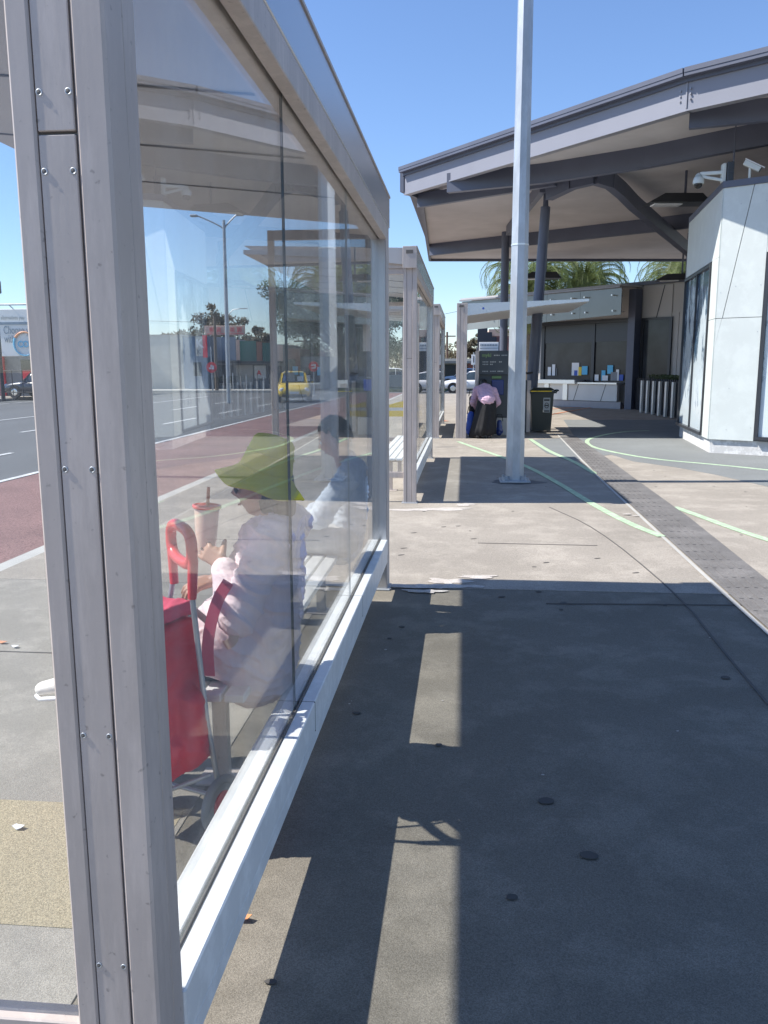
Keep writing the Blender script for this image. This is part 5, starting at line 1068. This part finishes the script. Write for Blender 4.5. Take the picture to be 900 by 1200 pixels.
cap(c,Lh,.12,Rh_,.12); fuse(c,.01,3,wr=.007,name='trousers',m='pale_trousers',parent=t)
for A_ in(La,Ra): shoe(A_+V((0,0,-.03)),(-1,0,0))
for sg in(-1,1):
    e_=MB().sph(hc+Rh@V((.084,sg*.031,.006)),.0115,(1,1,1),12,8).build('eye','white',t); MB().sph(hc+Rh@V((.0925,sg*.031,.005)),.0055,(1,1,1),8,6).build('iris','hair',e_)
    MB().tube([hc+Rh@V((.094,sg*.016,.026)),hc+Rh@V((.093,sg*.032,.031)),hc+Rh@V((.080,sg*.050,.026))],.0035,6).build('eyebrow','hair',t)
MB().sph(hc+Rh@V((.094,0,-.064)),.02,(.35,1,.22),10,6,R=Rh).build('mouth','lips',t)
c=MB(); c.sph(hc+Rh@V((-.012,0,.024)),1,(.108,.088,.116),28,20,R=Rh,fn=lambda v:V((v.x if v.z>.42 or v.x<.10 else .10,v.y,max(v.z,-.55))))
rnd=random.Random(8)
for i in range(70):
    a=rnd.uniform(-1.9,1.9); z_=rnd.uniform(-.45,.95) if abs(a)<1.2 else rnd.uniform(.45,.95); q=V((-math.cos(a)*math.sqrt(1-z_*z_)*.105,math.sin(a)*math.sqrt(1-z_*z_)*.088,z_*.116+.022)); cap(c,hc+Rh@q,.014,hc+Rh@(q*1.04+V((.0,0,-.03))),.007)
fuse(c,.006,1,wr=.004,wscale=45,name='hair',m='hair',parent=t)
# --- person 3: bending over at the ticket machine, back to the camera
t=thing('person','person in a mauve top and long black skirt bending over at the ticket machine','person',(.45,19.3,0))
b=MB(); hp=V((.50,19.25,.84)); ch=V((.46,19.58,1.06)); nk=V((.44,19.70,1.12)); hc=V((.43,19.80,1.19)); Rh=Rm(rad(92),rad(35))
add_head(b,hc,Rh,1.0); add_ears(b,hc,Rh); cap(b,nk,.055,hc,.05); chain(b,[(hp,.15),(hp.lerp(ch,.5),.14),(ch,.15)],sq=((0,0,1),.75))
for sg in(-1,1):
    S=ch+V((sg*.17,.02,.0)); E_=V((.47+sg*.25,19.62,.82)); Wr=V((.46+sg*.15,19.72,.62)); chain(b,[(S,.052),(E_,.038)]); chain(b,[(E_,.04),(Wr,.027)]); hand(b,Wr,(-sg*.3,.3,-.9),(-sg,.2,-.2),(0,.8,0),.5,1,.4)
    K_=V((.50+sg*.10,19.30,.46)); A_=V((.48+sg*.11,19.2,.08)); chain(b,[(hp+V((sg*.09,0,0)),.10),(K_,.06)]); chain(b,[(K_,.058),(A_,.038)]); cap(b,A_,.04,A_+V((0,.14,-.04)),.03)
fuse(b,.008,3,name='body',m='skin_tan',parent=t)
c=MB(); chain(c,[(hp+V((-.01,-.03,.03)),.19),(hp.lerp(ch,.5)+V((0,0,.02)),.205),(ch+V((0,0,.01)),.20)],sq=((0,0,1),.72)); cap(c,ch+V((-.19,.0,.0)),.095,ch+V((.19,0,.0)),.095); cap(c,ch,.15,nk,.10)
for sg in(-1,1): S=ch+V((sg*.20,.0,-.01)); E_=V((.47+sg*.28,19.55,.80)); Wr=V((.46+sg*.17,19.70,.62)); chain(c,[(S,.085),(E_,.075)]); chain(c,[(E_,.075),(E_.lerp(Wr,.8),.05)])
fuse(c,.010,2,wr=.022,wscale=8,name='top',m='mauve_shirt',parent=t)
vs=[];nn=72;prof=[(.90,.185,.13),(.84,.205,.17),(.65,.235,.19),(.45,.25,.21),(.25,.275,.23),(.06,.30,.25)]
for k,(z_,rx,ry) in enumerate(prof):
    for j in range(nn): a=6.2832*j/nn; f_=1+.022*k*(math.sin(7*a+k*.15)*.6+math.sin(12*a+2)*.4)-(.10*k/5*math.exp(-((a-4.9)/.22)**2)); vs.append((.50-.10*((.90-z_)/.84)**1.3+rx*f_*math.cos(a),19.24+ry*f_*math.sin(a),z_+(.03*math.cos(a) if k==5 else 0)))
fs=[(k*nn+j,(k+1)*nn+j,(k+1)*nn+(j+1)%nn,k*nn+(j+1)%nn) for k in range(5) for j in range(nn)]+[tuple(range(nn)),tuple(range(5*nn,6*nn))[::-1]]
MB().add(vs,fs,0,True).build('skirt','black_cloth',t)
c=MB(); c.sph(hc+Rh@V((-.015,0,.015)),1,(.108,.088,.122),20,14,R=Rh,fn=lambda v:V((min(v.x,.3),v.y,v.z))); fuse(c,.009,1,wr=.004,wscale=30,name='hair',m='hair',parent=t)
for sg in(-1,1): MB().rbox(.43+sg*.13-.045,.43+sg*.13+.045,19.0,19.25,.008,.07,.02).build('shoe','black_cloth',t)
# bags at the machine
def softbag(name,label,cat,c0,hs,m_,extra=None):
    t=thing(name,label,cat,c0); c=MB(); x,y,z=c0; cap(c,(x-hs[0]*.5,y,z+hs[2]*.45),hs[0]*.75,(x+hs[0]*.5,y,z+hs[2]*.45),hs[0]*.75,sq=((0,1,0),hs[1]/hs[0])); cap(c,(x,y,z+hs[0]*.8),hs[0],(x,y,z+hs[2]*1.5),hs[0]*.85,sq=((0,1,0),hs[1]/hs[0]))
    fuse(c,.012,3,wr=.012,wscale=8,name='sack',m=m_,parent=t); MB().tube([(x-.08,y,z+hs[2]*1.6),(x-.05,y,z+hs[2]*1.6+.16),(x+.05,y,z+hs[2]*1.6+.16),(x+.08,y,z+hs[2]*1.6)],.01,6).build('strap','black_cloth',t)
softbag('carry_bag','bright blue bag on the ground left of the person at the ticket machine','bag',(.14,19.42,.06),(.10,.09,.30),'blue')
softbag('carry_bag','black bag leaning beside the bright blue bag','bag',(.17,19.66,.10),(.08,.08,.52),'black_cloth')
softbag('carry_bag','small navy bag on the ground right of the person at the ticket machine','bag',(.80,19.55,.04),(.075,.07,.20),'screen_blue')
